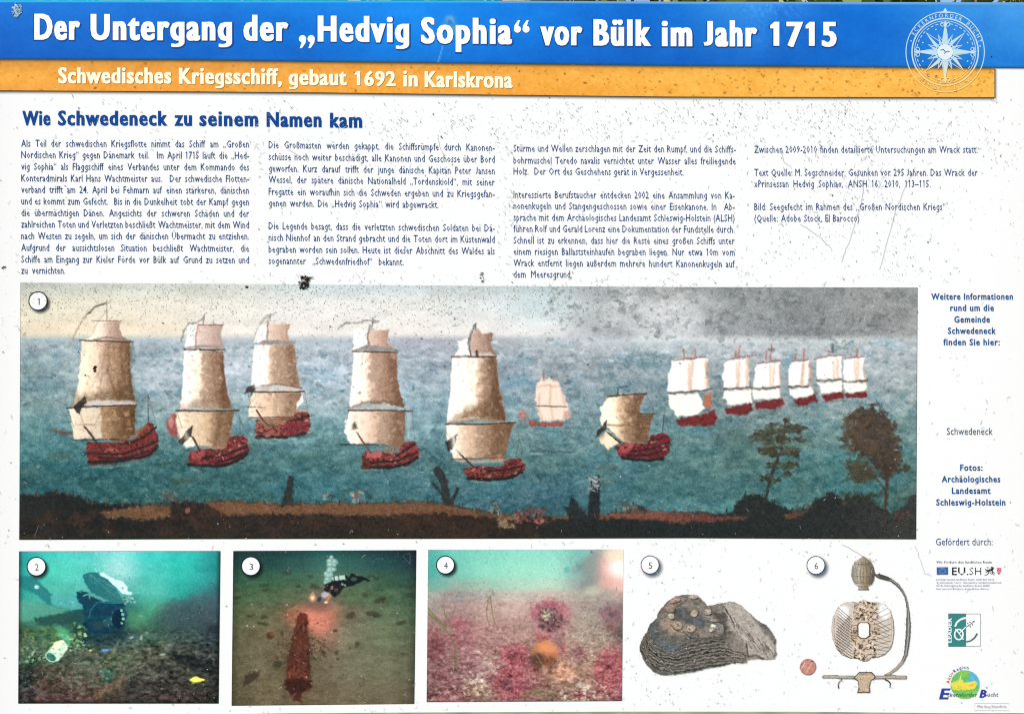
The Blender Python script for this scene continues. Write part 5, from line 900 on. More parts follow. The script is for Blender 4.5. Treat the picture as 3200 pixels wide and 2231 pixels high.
p5.poly([(470,620),(560,590),(640,640),(740,650),(760,760),(700,790),(600,740),(490,720)], C(86,90,92), 5, .8, 8, False); p5.poly([(600,690),(720,670),(800,760),(730,790),(620,740)], C(96,104,110), 5, .7, 6, False); p5.poly([(340,760),(400,700),(560,770),(600,830),(440,850)], C(186,148,120), 7, .6, 8, False)
for (x, y, rx, ry, c, r) in ((430,605,50,38,(150,128,108),0), (440,680,32,26,(190,176,148),10), (660,655,34,30,(182,156,130),-20), (500,765,48,38,(176,150,126),10), (628,795,44,34,(186,160,138),-10), (648,495,44,18,(180,158,140),5), (790,640,30,26,(170,158,144),0), (848,775,32,24,(214,202,188),0), (825,810,22,16,(206,190,172),0), (480,530,50,22,(190,140,118),-15), (820,705,70,22,(150,142,134),15), (900,800,40,50,(140,132,122),0), (640,860,60,22,(110,106,100),-5)):
    p5.ell((x + 6, y + 9), rx * 1.05, ry * 1.05, C(62,54,50), .25, .8, r, 2, False); p5.ell((x, y), rx, ry, C(*c), .15, 1, r, 2.5, False); p5.ell((x - rx * .2, y - ry * .3), rx * .5, ry * .4, tuple(min(1, v / 255 + .07) for v in c), .6, .6, r, 1, False); p5.dabs(7, (x - rx, y - ry, x + rx, y + ry), (6, 15), [C(90,82,74), C(196,180,160), C(130,112,96)], .45, 40, 60, .7, .35, None, int(x + y))
for q in ([(570,870),(740,890),(930,870)], [(430,750),(470,800),(600,850)], [(745,690),(850,700),(930,760)], [(760,730),(870,760),(900,800)], [(480,620),(470,720)], [(500,590),(580,540),(590,510)]): p5.line(q, 6, C(56,50,48), 1.3, .75, 3, False)
p5.dabs(150, (150,880,1150,1235), (5,13), [C(52,50,50), C(144,132,118), C(100,94,88), C(120,104,90), C(170,158,146)], .22, 2, 12, .6, .35, [(160,980),(250,900),(560,900),(930,900),(1150,985),(1150,1110),(800,1165),(350,1230),(200,1130)], 9); lm = p5.img.mean(-1, keepdims=True); p5.img = np.where(p5.own[..., None] > 0, (p5.img * .6 + lm * .4 - .42) * 1.22 + .425, p5.img); p5.jitter(1.1, 4, 95); p5.grain(.11, 9, 7, 3, 96, (1, .96, .92)); p5.grain(.06, 2.4, 2.4, 1, 97)
p5.img *= np.where(p5.own > 0, 1, 1)[..., None]
cut(p5, 'printed_find', 'cut-out picture of a ribbed grey brown lump')
p6 = Pic([(2560, 1730), (2852, 1730)], [(2560, 2170), (2852, 2170)], 1.6, .0005, 61); p6.crop(2450, 1700, 3.0159); p6.img[:] = C(246, 248, 250)
BK = C(52, 48, 46); F_ = False
p6.cur = 1                                   # pommel
pm_ = [(745,112),(775,130),(820,165),(845,220),(862,290),(850,340),(825,385),(790,400),(800,425),(800,434),(690,434),(700,400),(665,380),(640,330),(630,285),(640,215),(660,165),(710,135)]
p6.poly(pm_, G(630, 862, (640,(150,142,128)), (700,(196,190,178)), (760,(164,146,120)), (862,(92,88,82))), 1.1, 1, 1.5)
for x in (680, 720, 745, 780, 815, 838): p6.line([(746 + (x - 746) * .55, 165), (x, 260), (746 + (x - 746) * .8, 370)], 4, C(84,76,66), .9, .8, 2, F_)
for y in (185, 300, 352, 366): p6.line([(650, y), (746, y + 8), (848, y)], 4, C(70,64,56), .9, .7, 2, F_)
p6.dabs(60, (640,150,850,390), (4,11), [C(90,84,74), C(206,198,180), C(176,152,120)], .4, 80, 30, .6, .4, pm_, 1); p6.line([(700,402),(790,402)], 5, BK, .9, .9, 0, F_); p6.line([(690,430),(802,430)], 7, BK, .9, .95, 0, F_)
p6.cur = 2                                   # knuckle bow
def taper(P, ws, col, cur=True):
    for i in range(len(P) - 1):
        for t in np.linspace(0, 1, 5)[:-1]:
            a = (P[i][0] + (P[i + 1][0] - P[i][0]) * t, P[i][1] + (P[i + 1][1] - P[i][1]) * t); b = (P[i][0] + (P[i + 1][0] - P[i][0]) * (t + .3), P[i][1] + (P[i + 1][1] - P[i][1]) * (t + .3))
            p6.line([a, b], ws[i] + (ws[i + 1] - ws[i]) * t, col, .8, 1, .6, None if cur else F_)
bow = [(860,290),(890,300),(940,315),(1000,335),(1060,378),(1110,435),(1140,490),(1158,560),(1168,650),(1170,740),(1168,850),(1158,950),(1145,1040),(1115,1110),(1060,1170),(1000,1215),(955,1240)]
taper(bow, [12,44,44,30,30,24,20,22,34,46,48,44,36,34,32,30,34], BK); taper(bow, [4,30,30,20,20,14,11,12,22,34,36,32,26,24,24,20,24], C(112,110,108), False)
taper([(x + 3, y - 4) for x, y in bow[3:]], [6,6,4,4,4,6,10,12,10,8,8,8,8,8], C(176,174,172), False); taper(bow[-4:], [20,20,18,20], C(190,168,150), False)
p6.poly([(885,300),(892,262),(905,280),(960,300),(1000,325),(960,345),(910,320)], C(84,82,80), 1, 1, 1)
p6.cur = 3                                   # pierced guard
gp = [(690,545),(745,522),(800,545),(880,545),(950,570),(1005,630),(1030,720),(1036,830),(1026,920),(1000,990),(950,1040),(880,1068),(820,1072),(790,1100),(750,1106),(710,1092),(690,1076),(620,1075),(540,1040),(490,980),(455,890),(444,790),(458,690),(500,600),(560,552),(630,542)]
p6.poly(gp, C(212,204,196), 1.0, 1, .8)
p6.poly([(660,550),(850,550),(850,640),(820,700),(900,760),(890,900),(820,1000),(830,1070),(660,1075),(670,980),(630,900),(610,800),(660,700),(670,620)], C(212,196,180), 7, .85, 6, F_)
p6.ell((950,630), 55, 75, C(250,250,250), .4, .9, 0, 0, F_); p6.ell((560,640), 50, 60, C(250,250,250), .5, .8, 0, 0, F_)
for i in range(17):
    y = 600 + i * 27; x0 = 480 + 30 * abs(i - 13) / 13; p6.line([(x0, y), (640, y + 110)], 4.6, C(60,54,50), .6, .85, .8, F_) if y < 980 else None
    if i > 5: p6.line([(x0 + 10, y + 40), (x0 + 130, y - 90)], 4, C(66,60,56), .6, .6, .8, F_)
    p6.line([(860, 640 + i * 24), (1010, 560 + i * 27)] if i % 2 else [(850, 700 + i * 21), (990, 800 + i * 15)], 4.4, C(76,70,66), .6, .6, .8, F_)
p6.dabs(120, (640,540,880,720), (7,18), [C(84,72,62), C(240,226,210), C(140,118,100), C(60,52,48)], .35, 0, 90, .75, .35, None, 2); p6.dabs(110, (640,890,870,1095), (7,18), [C(84,72,62), C(240,222,200), C(140,116,96), C(60,52,48)], .35, 0, 90, .75, .35, gp, 3)
p6.dabs(40, (810,740,900,880), (5,13), [C(90,84,84), C(180,176,172), C(120,110,104)], .35, 0, 90, .75, .35, None, 4)
for i in range(9): p6.line([(630 + 3 * i % 5, 770 + 15 * i), (690, 765 + 15 * i)], 6, C(104,92,82), .8, .8, 1, F_)
r_ = np.random.RandomState(5)
for i in range(64):
    x = 665 + 195 * r_.rand(); y = 545 + 530 * r_.rand()
    if 690 < x < 815 and 725 < y < 895: continue
    R_ = 10 + 16 * r_.rand(); a0 = 6.28 * r_.rand(); pts = [(x + R_ * (1 - t * .55) * math.cos(a0 + 4.2 * t), y + R_ * (1 - t * .55) * math.sin(a0 + 4.2 * t)) for t in np.linspace(0, 1, 7)]
    p6.line(pts, 5.2, C(70,62,58) if i % 3 else C(238,230,222), .8, .9, .6, F_)
p6.line(gp + gp[:1], 6, C(66,60,58), 1, .9, 0, F_); p6.line([(478,700),(470,800),(480,900),(520,1000),(600,1060)], 5, C(150,120,120), 1, .7, 1, F_); p6.line([(1008,680),(1016,800),(1004,900)], 8, C(200,176,160), 1, .7, 1, F_)
p6.cur = 3; h_ = [(715,745),(785,745),(800,762),(800,860),(770,884),(730,884),(702,865),(700,765)]; p6.poly([(706,738),(795,738),(810,760),(810,870),(775,894),(725,894),(692,868),(690,760)], C(110,98,88), 1, 1, .5, F_); p6.poly(h_, C(250,251,252), .8, 1, 0, F_)
p6.cur = 4                                   # cross piece
p6.line([(375,1250),(400,1248),(660,1256)], 34, BK, .8, 1, .5); p6.line([(378,1250),(400,1248),(660,1256)], 24, C(186,176,166), .8, 1, .5); p6.line([(860,1256),(1000,1252),(1140,1256)], 38, BK, .8, 1, .5); p6.line([(860,1256),(1000,1252),(1138,1256)], 27, C(190,170,156), .8, 1, .5)
p6.poly([(670,1235),(705,1204),(825,1204),(860,1240),(860,1272),(820,1290),(808,1340),(812,1402),(685,1402),(700,1340),(690,1290),(655,1270)], BK, .8, 1, .8); p6.poly([(678,1240),(712,1214),(820,1214),(850,1244),(848,1266),(812,1284),(800,1340),(802,1392),(698,1392),(708,1340),(698,1284),(666,1264)], C(206,184,158), .8, 1, .8, F_)
p6.dabs(70, (690,1215,815,1395), (5,13), [C(110,92,74), C(232,214,188), C(160,136,108)], .35, 60, 60, .75, .35, None, 5); p6.line([(712,1225),(820,1225)], 4, BK, .8, .8, 1, F_); p6.line([(545,1272),(520,1296),(508,1325),(514,1358)], 13, BK, .8, 1, .5); p6.line([(532,1275),(518,1305)], 5, C(200,190,180), .6, .9, .3, F_); p6.line([(950,1276),(985,1292),(1000,1315),(996,1345)], 13, BK, .8, 1, .5); p6.dabs(50, (390,1235,650,1270), (4,10), [C(110,100,92), C(220,212,204)], .3, 0, 20, .7, .4, None, 6); p6.dabs(50, (870,1235,1140,1275), (4,10), [C(130,104,94), C(226,206,196)], .3, 0, 20, .7, .4, None, 7)
p6.img = np.where((p6.own == 3)[..., None], np.clip((p6.img - .62) * 1.45 + .55, 0, 1), p6.img); p6.grain(.06, 4, 4, 2, 98)
cut(p6, 'printed_hilt', 'ink drawing of a sword hilt in pieces', {1: ('pommel', None), 2: ('knuckle_bow', None), 4: ('cross_guard', None)}, 3)
p7 = Pic([(2494, 2053), (2556, 2053)], [(2494, 2115), (2556, 2115)], 1.3, .0005, 71); p7.crop(2450, 1700, 3.0159); p7.img[:] = C(206, 176, 166)
p7.cur = 1; p7.ell((225,1157), 77, 77, C(150,100,88), .02, 1); p7.ell((225,1157), 71, 71, C(206,148,134), .05, 1, own=False); p7.dabs(90, (150,1085,300,1230), (4,12), [C(186,120,106), C(226,178,166), C(160,98,88)], .6, 60, 40, .6, .4, None, 1); p7.line([(165,1165),(185,1140),(195,1115)], 7, C(246,226,218), .8, .9, .5, False); p7.line([(215,1200),(262,1120)], 8, C(240,210,200), 1, .7, 1, False); p7.ell((262,1106), 6, 6, C(40,30,30), .3, 1, own=False)
cut(p7, 'printed_coin', 'small copper coin picture left of the hilt')
# ------------------------------------------------------------------ number badges
NB = C(30, 40, 56)
for i, (x, y, r) in enumerate([(119.5, 940.5, 28.5), (114.6, 1770, 29), (784.2, 1768.6, 29), (1392, 1765, 28), (2031, 1764.7, 28), (2549, 1766, 28)]):
    if i > 3:
        L = Layer(.0006); P = [(x + 7, y + 8)]; cc = [(.40, .46, .56, .9)]
        for rr, a in ((r * .85, .85), (r * 1.05, .4), (r * 1.32, 0)):
            for k in range(40): P.append((x + 7 + rr * math.cos(k * math.pi / 20), y + 8 + rr * math.sin(k * math.pi / 20))); cc.append((.42, .48, .58, a))
        F = [(0, 1 + k, 1 + (k + 1) % 40) for k in range(40)] + [(1 + 40 * j + k, 1 + 40 * (j + 1) + k, 1 + 40 * (j + 1) + (k + 1) % 40, 1 + 40 * j + (k + 1) % 40) for j in (0, 1) for k in range(40)]
        L.add(P, F, cc); L.build('badge_shadow_print', board, SOFT)
    L = Layer(.0008); L.disc(x, y, r, C(252, 253, 254)); b = L.build('number_badge', board)
    L = Layer(.0010); L.ring(x, y, r, 2.2 if i > 3 else 3, C(34, 46, 74) if i > 3 else C(26, 32, 40)); L.build('badge_rim', b)
    L = Layer(.0010); hx = 5.5 if i else 3.5; word(L, str(i + 1), x + 1.5 - hx, x + 1.5 + hx, y + 12, y + 12, 20, NB, -.008, 0, 0, 2); L.build('badge_number', b)

# ------------------------------------------------------------------ compass emblem
ex, ey = 2100 + 1779.5 / 2.087, 341 / 2.087 - .5; k_ = 1 / 2.087
def ec(y, a=1.0):                                  # printed pale on blue, creamy on yellow
    t = min(1, max(0, (y - 205) / 12)); return tuple(np.array(C(196, 226, 242)) * (1 - t) + np.array(C(252, 222, 150)) * t)
def recolour(L):
    L.Cc = [ec(1115.5 - (v[2] - ZC) / UZ) if c == 'e' else c for v, c in zip(L.V, L.Cc)]
class EL(Layer):
    def add(s, pts, faces, col, dd=0.0):
        super().add(pts, faces, [(0, 0, 0)] * len(pts) if isinstance(col, str) else col, dd)
        if isinstance(col, str): s.Cc[-len(pts):] = ['e'] * len(pts)
L = EL(.0011)
for rr, ry, wd in ((255.5, 262, 6), (216, 218, 9), (200, 202, 4)): L.ring(ex, ey, rr * k_, wd * k_, 'e', ry=ry * k_)
for i in range(36): L.ring(ex, ey, 186 * k_, 5 * k_, 'e', i * 10, i * 10 + 6)
recolour(L); emblem = L.build('compass_emblem', board, label='pale round compass rose emblem at the right end of the bands')
def star(n, a0, Rr, hw, inner, d):
    L = EL(d)
    for i in range(n):
        a = math.radians(a0 + i * 360 / n); c, s = math.cos(a), math.sin(a)
        tip = (ex + Rr * k_ * c, ey + Rr * k_ * s); b1 = (ex + inner * k_ * math.cos(a - hw), ey + inner * k_ * math.sin(a - hw)); b2 = (ex + inner * k_ * math.cos(a + hw), ey + inner * k_ * math.sin(a + hw)); o = (ex + 40 * k_ * c, ey + 40 * k_ * s)
        L.poly([tip, b1, o], 'e'); md = (tip[0] * .25 + b2[0] * .75, tip[1] * .25 + b2[1] * .75)
        L.line([tip, b2, o], 4 * k_, 'e')
        if n == 4 and a0 == 0: L.poly([tip, o, (b2[0] * .8 + o[0] * .2, b2[1] * .8 + o[1] * .2)], 'e', .00002)
    recolour(L); L.build('compass_star', emblem)
star(8, 22.5, 122, .22, 66, .00112); star(4, 45, 178, .32, 76, .00116); star(4, 0, 196, .40, 60, .0012)
L = EL(.0013); L.disc(ex, ey, 50 * k_, C(228, 240, 248)); L.ring(ex, ey, 62 * k_, 7 * k_, 'e')
L.line([(ex - 34 * k_, ey - 12 * k_), (ex - 10 * k_, ey - 14 * k_), (ex + 2 * k_, ey + 2 * k_), (ex + 14 * k_, ey - 4 * k_), (ex + 32 * k_, ey - 2 * k_)], [2, 3.4, 3, 3, 1], C(30, 70, 130), .00003)
L.line([(ex + 2 * k_, ey + 2 * k_), (ex - 8 * k_, ey + 14 * k_)], [2.6, 1], C(30, 70, 130), .00004)
for a in (0, 90, 180, 270):
    c, s = math.cos(math.radians(a)), math.sin(math.radians(a)); mx, my = ex + 180 * k_ * c, ey + 180 * k_ * s
    for g in (-1, 1): L.ring(mx - g * s * 17 * k_, my + g * c * 17 * k_, 13 * k_, 5 * k_, 'e', n=18)
    L.poly([(mx + 26 * k_ * c, my + 26 * k_ * s), (mx - s * 12 * k_, my + c * 12 * k_), (mx - 26 * k_ * c, my - 26 * k_ * s), (mx + s * 12 * k_, my - c * 12 * k_)], 'e', .00003)
L.poly([(ex, ey - 288 * k_), (ex + 16 * k_, ey - 262 * k_), (ex + 38 * k_, ey - 254 * k_), (ex - 38 * k_, ey - 254 * k_), (ex - 16 * k_, ey - 262 * k_)], 'e')
for i in range(8):
    a = math.radians(22.5 + 45 * i); L.disc(ex + 158 * k_ * math.cos(a), ey + 158 * k_ * math.sin(a), 5 * k_, 'e', 8)
recolour(L); L.build('compass_centre', emblem)
def arc_text(txt, r, a0, a1, cap, off, inside=False):
    L = EL(.0012); chs = [(c, (glyph(c, off, 2)[2] if c != ' ' else .3)) for c in txt]; tot = sum(q[1] for q in chs); p = 0
    for c, adv in chs:
        if c != ' ':
            v, f, _ = glyph(c, off, 2); t = (p + adv / 2) / tot; a = math.radians(a0 + (a1 - a0) * t); sc = cap / CAP; P = []
            for vx, vy in v:
                lx, ly = (vx - adv / 2) * sc * .95, vy * sc
                if inside: rad = r - ly; P.append((ex + rad * math.cos(a) + lx * math.sin(a), ey + rad * math.sin(a) - lx * math.cos(a)))
                else: rad = r + ly; P.append((ex + rad * math.cos(a) - lx * math.sin(a), ey + rad * math.sin(a) + lx * math.cos(a)))
            L.add(P, f, 'e')
        p += adv
    recolour(L); return L.build('emblem_lettering', emblem)
arc_text('ECKERNFÖRDER  BUCHT', 225.5 * k_, -153, -14, 25 * k_, .006); arc_text('N 54° 28’  •  E 9° 50’', 249 * k_, 138, 42, 22 * k_, .006, True)
for dx, dy in ((-222, -72), (228, -38)):
    L = EL(.0012); L.disc(ex + dx * k_, ey + dy * k_, 5 * k_, 'e', 8); recolour(L); L.build('emblem_dot', emblem)

# ------------------------------------------------------------------ sponsor logos
def Q(x, y): return (2850 + x / 2.754, 1650 + y / 2.754)
def QP(P): return [Q(*p) for p in P]
def small(items, nm, parent, label=None):
    L = Layer(.0005)
    for t, x0, x1, b, cap, col, off, sm, sl in items: (a, bb_) = Q(x0, b); word(L, t, a, Q(x1, b)[0], bb_, bb_, cap / 2.754, col, off, sm, .03, 1, sl)
    return L.build(nm, parent, label=label)
fl = Layer(.0004); fl.poly(QP([(211,337),(310,336),(310,401),(212,402)]), C(62, 106, 178)); flag = fl.build('flag_logo', board, label='small blue flag with a ring of stars')
L = Layer(.0006)
for i in range(12):
    a = i * math.pi / 6; cx, cy = Q(261 + 24 * math.cos(a), 370 + 24 * math.sin(a)); L.poly([(cx + (1.6 if j % 2 == 0 else .7) * math.sin(j * math.pi / 5), cy - (1.6 if j % 2 == 0 else .7) * math.cos(j * math.pi / 5)) for j in range(10)], C(190, 214, 236))
L.build('star_ring', flag)
small([('Wir fördern den ländlichen Raum', 207, 685, 303, 21, C(74, 84, 108), .002, 0, .0)], 'logo_lettering', board)
small([('EU.', 343, 483, 403, 65, C(28, 36, 56), .004, .008, 0)], 'logo_lettering', board, 'heavy dark part of the funding logo'); small([('SH', 493, 593, 403, 65, C(50, 58, 76), -.012, 0, 0)], 'logo_lettering', board, 'thin part of the funding logo')
small([('Landesprogramm ländlicher Raum: Gefördert durch', 209, 705, 449, 14, C(90,110,150), .002, 0, 0), ('die Europäische Union - Europäischer Landwirtschaftsfonds', 209, 768, 476, 14, C(90,110,150), .002, 0, 0),
 ('für die Entwicklung des ländlichen Raums (ELER)', 209, 668, 502, 14, C(90,110,150), .002, 0, 0), ('Hier investiert Europa in die ländlichen Gebiete', 209, 659, 530, 14, C(90,110,150), .002, 0, 0)], 'logo_lettering', board, 'tiny lines of funding text')
L = Layer(.0005); LC = C(40, 50, 66)
for q, w0 in (([(650,350),(640,337),(660,340),(664,352)], [3,4,4,2]), ([(625,350),(640,362),(660,366),(690,352),(700,345)], [3,8,13,14,9]), ([(655,365),(640,378),(625,374)], [9,5,3]), ([(655,368),(660,386),(640,402),(622,403)], [10,6,5,4]), ([(690,355),(688,375),(704,382),(710,390)], [12,8,6,4]), ([(685,362),(690,390),(708,403)], [9,6,4]), ([(668,366),(672,385),(690,402)], [6,5,3]), ([(676,345),(684,335),(696,340),(704,352)], [5,9,9,4])):
    L.line(QP(q), [v / 2.754 for v in w0], LC)
L.build('lion_logo', board)
L = Layer(.0005); L.poly(QP([(725,338),(735,346),(746,340),(758,346),(769,338),(763,360),(766,372),(757,378),(758,392),(749,394),(746,404),(741,394),(733,390),(735,376),(728,370),(731,358)]), C(232, 96, 120)); nl = L.build('nettle_leaf_logo', board)
L = Layer(.0007)
for y in (356, 368, 380): L.line(QP([(736, y), (746, y + 4), (757, y)]), .9, C(250, 210, 216))
L.build('leaf_cut', nl)
# green and white square logo
L = Layer(.0005); L.poly(QP([(311,736),(463,738),(463,1016),(311,1018)]), C(58, 140, 138)); L.line(QP([(311,737),(588,738),(588,1017),(311,1017)]), 1.1, C(48, 70, 76)); sq = L.build('square_logo', board, label='half teal half white square logo with LEADER lettering')
L = Layer(.0007)
L.line(QP([(368,848),(384,812),(412,788),(440,776),(463,774)]), [5.5,5.8,6,6,6], WH); L.ring(*Q(401, 915), 36 / 2.754, 13 / 2.754, WH, ry=44 / 2.754, n=36)
L.line(QP([(372,868),(400,900),(442,960)]), 3.4, WH, .00005); L.line(QP([(405,905),(428,880),(463,850)]), 3.2, WH, .00008); L.line(QP([(463,978),(500,970),(535,945),(560,906)]), [3.2,3.4,4.2,4.6], C(70, 104, 112))
L.line(QP([(463,852),(500,826),(528,802)]), 1.4, C(70, 90, 96))
for x, y, r in ((478,818,5), (497,808,5), (530,802,6), (518,830,5), (501,846,5), (487,836,4)): L.disc(*Q(x, y), r / 2.754, C(60, 74, 80), 8, dd=.00003)
L.build('bowl_drawing', sq)
L = Layer(.0007); V, F, wd = shape_text('LEADER', .022, 2, .04); x0, y0 = Q(338, 984); s = (210 / 2.754) / wd; sv = 30 / 2.754 / CAP
for kx in (-.5, 0, .5): L.add([(x0 - vy * sv, y0 - vx * s + kx) for vx, vy in V], F, WH, kx * .00002)
L.build('logo_lettering', sq)
# round regional logo
gl = Pic([(2966, 2084), (3064, 2084)], [(2966, 2190), (3064, 2190)], 1.3, .0005, 81); gl.crop(2850, 1650, 2.754); gl.img[:] = C(240, 246, 244)
gl.cur = 1; gl.ell((455,1345), 126, 124, C(112,196,104), .02, 1); gl.poly([(430,1222),(520,1235),(580,1310),(578,1360),(470,1335),(500,1260)], C(100,188,230), 2, 1, 1, False); gl.poly([(330,1330),(400,1310),(430,1300),(450,1330),(540,1315),(560,1330),(545,1380),(500,1390),(400,1400),(345,1385)], C(240,224,90), 1.5, 1, 2, False)
gl.poly([(395,1330),(432,1225),(418,1310)], C(214,236,150), 1, 1, 0, False); gl.ell((450,1240), 50, 30, C(160,216,70), .5, .6, own=False); gl.poly([(335,1410),(575,1400),(500,1470),(420,1470)], C(130,204,110), 2, .9, 1, False); gl.ell((510,1350), 18, 8, C(240,170,80), .4, .7, own=False); gl.dabs(12, (350,1360,430,1410), (3,8), [C(70,140,60)], .5, 0, 60, .7, .4, None, 1); gl.grain(.05, 6, 6, 2, 1)
globe = cut(gl, 'globe_logo', 'round green blue and yellow regional logo')
def arc2(txt, r, a0, a1, cap, cols):
    cx, cy = Q(455, 1345); L = Layer(.0006); chs = [(c, glyph(c, .008, 1)[2]) for c in txt]; tot = sum(q[1] for q in chs); p = 0
    for i, (c, adv) in enumerate(chs):
        v, f, _ = glyph(c, .008, 1); a = math.radians(a0 + (a1 - a0) * (p + adv / 2) / tot); sc = cap / CAP; L.add([(cx + (r + vy * sc) * math.cos(a) - (vx - adv / 2) * sc * math.sin(a), cy + (r + vy * sc) * math.sin(a) + (vx - adv / 2) * sc * math.cos(a)) for vx, vy in v], f, cols[i]); p += adv
    L.build('logo_lettering', globe)
arc2('AktivRegion', 134 / 2.754, -178, -76, 28 / 2.754, [C(220, 90, 80)] * 5 + [C(60, 80, 170)] * 6)
small([('E', 232, 310, 1470, 88, C(52, 70, 168), .02, .03, .25), ('ckernförder', 300, 556, 1453, 38, C(52, 80, 170), .004, 0, .2), ('B', 578, 640, 1458, 66, C(52, 70, 168), .02, .03, .25), ('ucht', 645, 738, 1450, 36, C(52, 80, 170), .004, 0, .2)], 'logo_lettering', board, 'blue slanted lettering across the round logo')
L = Layer(.0005); L.line(QP([(539,1508),(836,1508),(835,1570),(538,1568),(539,1508)]), .8, C(176, 184, 188)); bx_ = L.build('credit_box', board); small([('Fritz Grey, Eckernförde', 562, 812, 1548, 24, C(110, 120, 130), -.004, 0, 0)], 'logo_lettering', bx_)

# ------------------------------------------------------------------ wear: scratches, specks, splashes
def density(x, y):
    d = .16
    def bump(cx, cy, sx, sy, a): return a * math.exp(-((x - cx) / sx) ** 2 - ((y - cy) / sy) ** 2)
    d += bump(2650, 360, 420, 110, 1.1) + bump(2500, 800, 260, 100, .8) + bump(1900, 380, 380, 60, .9) + bump(1580, 560, 30, 260, .9) + bump(800, 650, 26, 200, .6) + bump(2330, 600, 30, 260, .7)
    d += bump(1060, 660, 140, 16, 1.2) + bump(1250, 395, 260, 40, .7) + bump(620, 330, 300, 40, .5) + bump(2600, 600, 260, 160, .5) + bump(1150, 1000, 560, 90, .9) + bump(2090, 1790, 60, 60, .9) + bump(2080, 2160, 120, 60, .5) + bump(1700, 950, 300, 60, .6) + bump(2000, 870, 900, 14, .5)
    if 895 < y < 1680 and 64 < x < 2866: d *= .55 if y < 1150 else .3
    if 66 < x < 780 and 440 < y < 860: d *= .3
    if 840 < x < 1545 and 440 < y < 860: d *= .45
    if 1604 < x < 2298 and 450 < y < 870: d *= .6
    if x > 2880 and y > 880: d *= .45
    return d
NZ = noise(230, 325, 9, 9, 4, 77) * 1.6
rs = np.random.RandomState(3); L = Layer(.0009); cnt = 0
while cnt < 5600:
    x = rs.rand() * 3200; y = 305 + rs.rand() * 1920
    if rs.rand() > density(x, y) * (.25 + 1.5 * max(0, float(NZ[int(y / 10), int(x / 10)]) + .25)) / 1.9 or (1712 < y < 2200 and x < 1945 and rs.rand() > .25): continue
    if any((x - bx) ** 2 + (y - by) ** 2 < 900 for bx, by in ((119.5,940.5),(114.6,1770),(784.2,1768.6),(1392,1765),(2031,1764.7),(2549,1766))): continue
    cnt += 1; g = .58 + .28 * rs.rand() if rs.rand() < .92 else .25 + .2 * rs.rand(); col = (g, g * .985, g * .96 + .02)
    ln = 1.3 + 7 * rs.rand() ** 3; a = rs.rand() * 6.283 if (rs.rand() < .93 or x < 2300) else 2.1 + .6 * rs.randn()
    if rs.rand() < .5: L.poly([(x + .8 * ln * .4 * math.cos(t) * (1 + .3 * rs.randn()), y + .8 * ln * .35 * math.sin(t) * (1 + .3 * rs.randn())) for t in (0, 1.3, 2.5, 3.8, 5)], col)
    else:
        b = a + .8 * rs.randn(); L.line([(x, y), (x + ln * math.cos(a), y + ln * math.sin(a)), (x + ln * (math.cos(a) + math.cos(b)), y + ln * (math.sin(a) + math.sin(b)))], [.8, 1.2, .7], col)
L.build('wear_specks', board, kind='stuff')
L = Layer(.0009); cnt = 0
while cnt < 1800:                                  # brown specks over the pale sky of the painting
    x = 64 + rs.rand() ** 1.1 * 2100; y = 890 + abs(rs.randn()) * 75
    if y > 1200: continue
    cnt += 1; r = .9 + 1.6 * rs.rand() ** 2; c = [(.58,.52,.46), (.66,.58,.5), (.44,.41,.38), (.72,.62,.54)][rs.randint(4)]; a = rs.rand() * 3.14
    L.line([(x - r * math.cos(a), y - r * math.sin(a)), (x + r * math.cos(a), y + r * math.sin(a))], 1.3, c)
L.build('wear_specks', board, kind='stuff')
L = Layer(.0009)                                   # long thin scratches
for P in ([(2860,520),(2800,650),(2740,880)], [(2500,700),(2560,740),(2610,790)], [(1368,420),(1372,455),(1392,490)], [(900,468),(925,480),(945,500)], [(2630,1700),(2700,1740),(2740,1760)], [(2858,1702),(2890,1790),(2912,1800)], [(2580,880),(2566,920)], [(120,1640),(106,1690)], [(2440,470),(2450,505),(2480,530)], [(2700,560),(2690,640),(2650,760),(2625,830)]):
    Qp = [];
    for i in range(len(P) - 1):
        for t in np.linspace(0, 1, 8)[:-1]: Qp.append((P[i][0] + (P[i+1][0]-P[i][0]) * t + 1.2 * rs.randn(), P[i][1] + (P[i+1][1]-P[i][1]) * t + 1.2 * rs.randn()))
    L.line(Qp, .9, (.58, .58, .57))
L.build('scratches', board, kind='stuff')
def splotch(name, label, pts_n, cx, cy, rx, ry, cols, seed, tail=None, lift=.0012, bl=(2, 6)):
    r = np.random.RandomState(seed); L = Layer(.0010 if cy > 305 else .0016)
    for i in range(pts_n):
        a = r.rand() * 6.283; q = r.rand() ** .55; x = cx + rx * q * math.cos(a); y = cy + ry * q * math.sin(a); s = bl[0] + (bl[1] - bl[0]) * r.rand() ** 2; c = cols[r.randint(len(cols))]; h = lift * r.rand(); b = len(L.V)
        n = 7; ring_ = [(x + s * (1 + .35 * r.randn()) * math.cos(t), y + s * .7 * (1 + .35 * r.randn()) * math.sin(t)) for t in np.linspace(0, 6.283, n, endpoint=False)]
        L.add(ring_ + [(x, y)], [(j, (j + 1) % n, n) for j in range(n)], c); v = L.V[-1]; L.V[-1] = (v[0], v[1] - h, v[2])
    if tail: L.line(tail, [4, 5, 2], cols[0], .0004)
    o = L.build(name, board, label=label); return o
splotch('dried_splatter', 'black crusty splatter on the top edge of the painting', 70, 951, 884, 17, 20, [(.09,.08,.07), (.2,.19,.17), (.42,.40,.36), (.13,.12,.1)], 1, [(958, 874), (968, 868), (980, 866)])
splotch('dried_splatter', 'pale lichen flake in the top left corner', 90, 54, 32, 15, 22, [(.62,.76,.88), (.8,.88,.93), (.45,.62,.8), (.7,.8,.86)], 2, None, .0012, (2, 5))
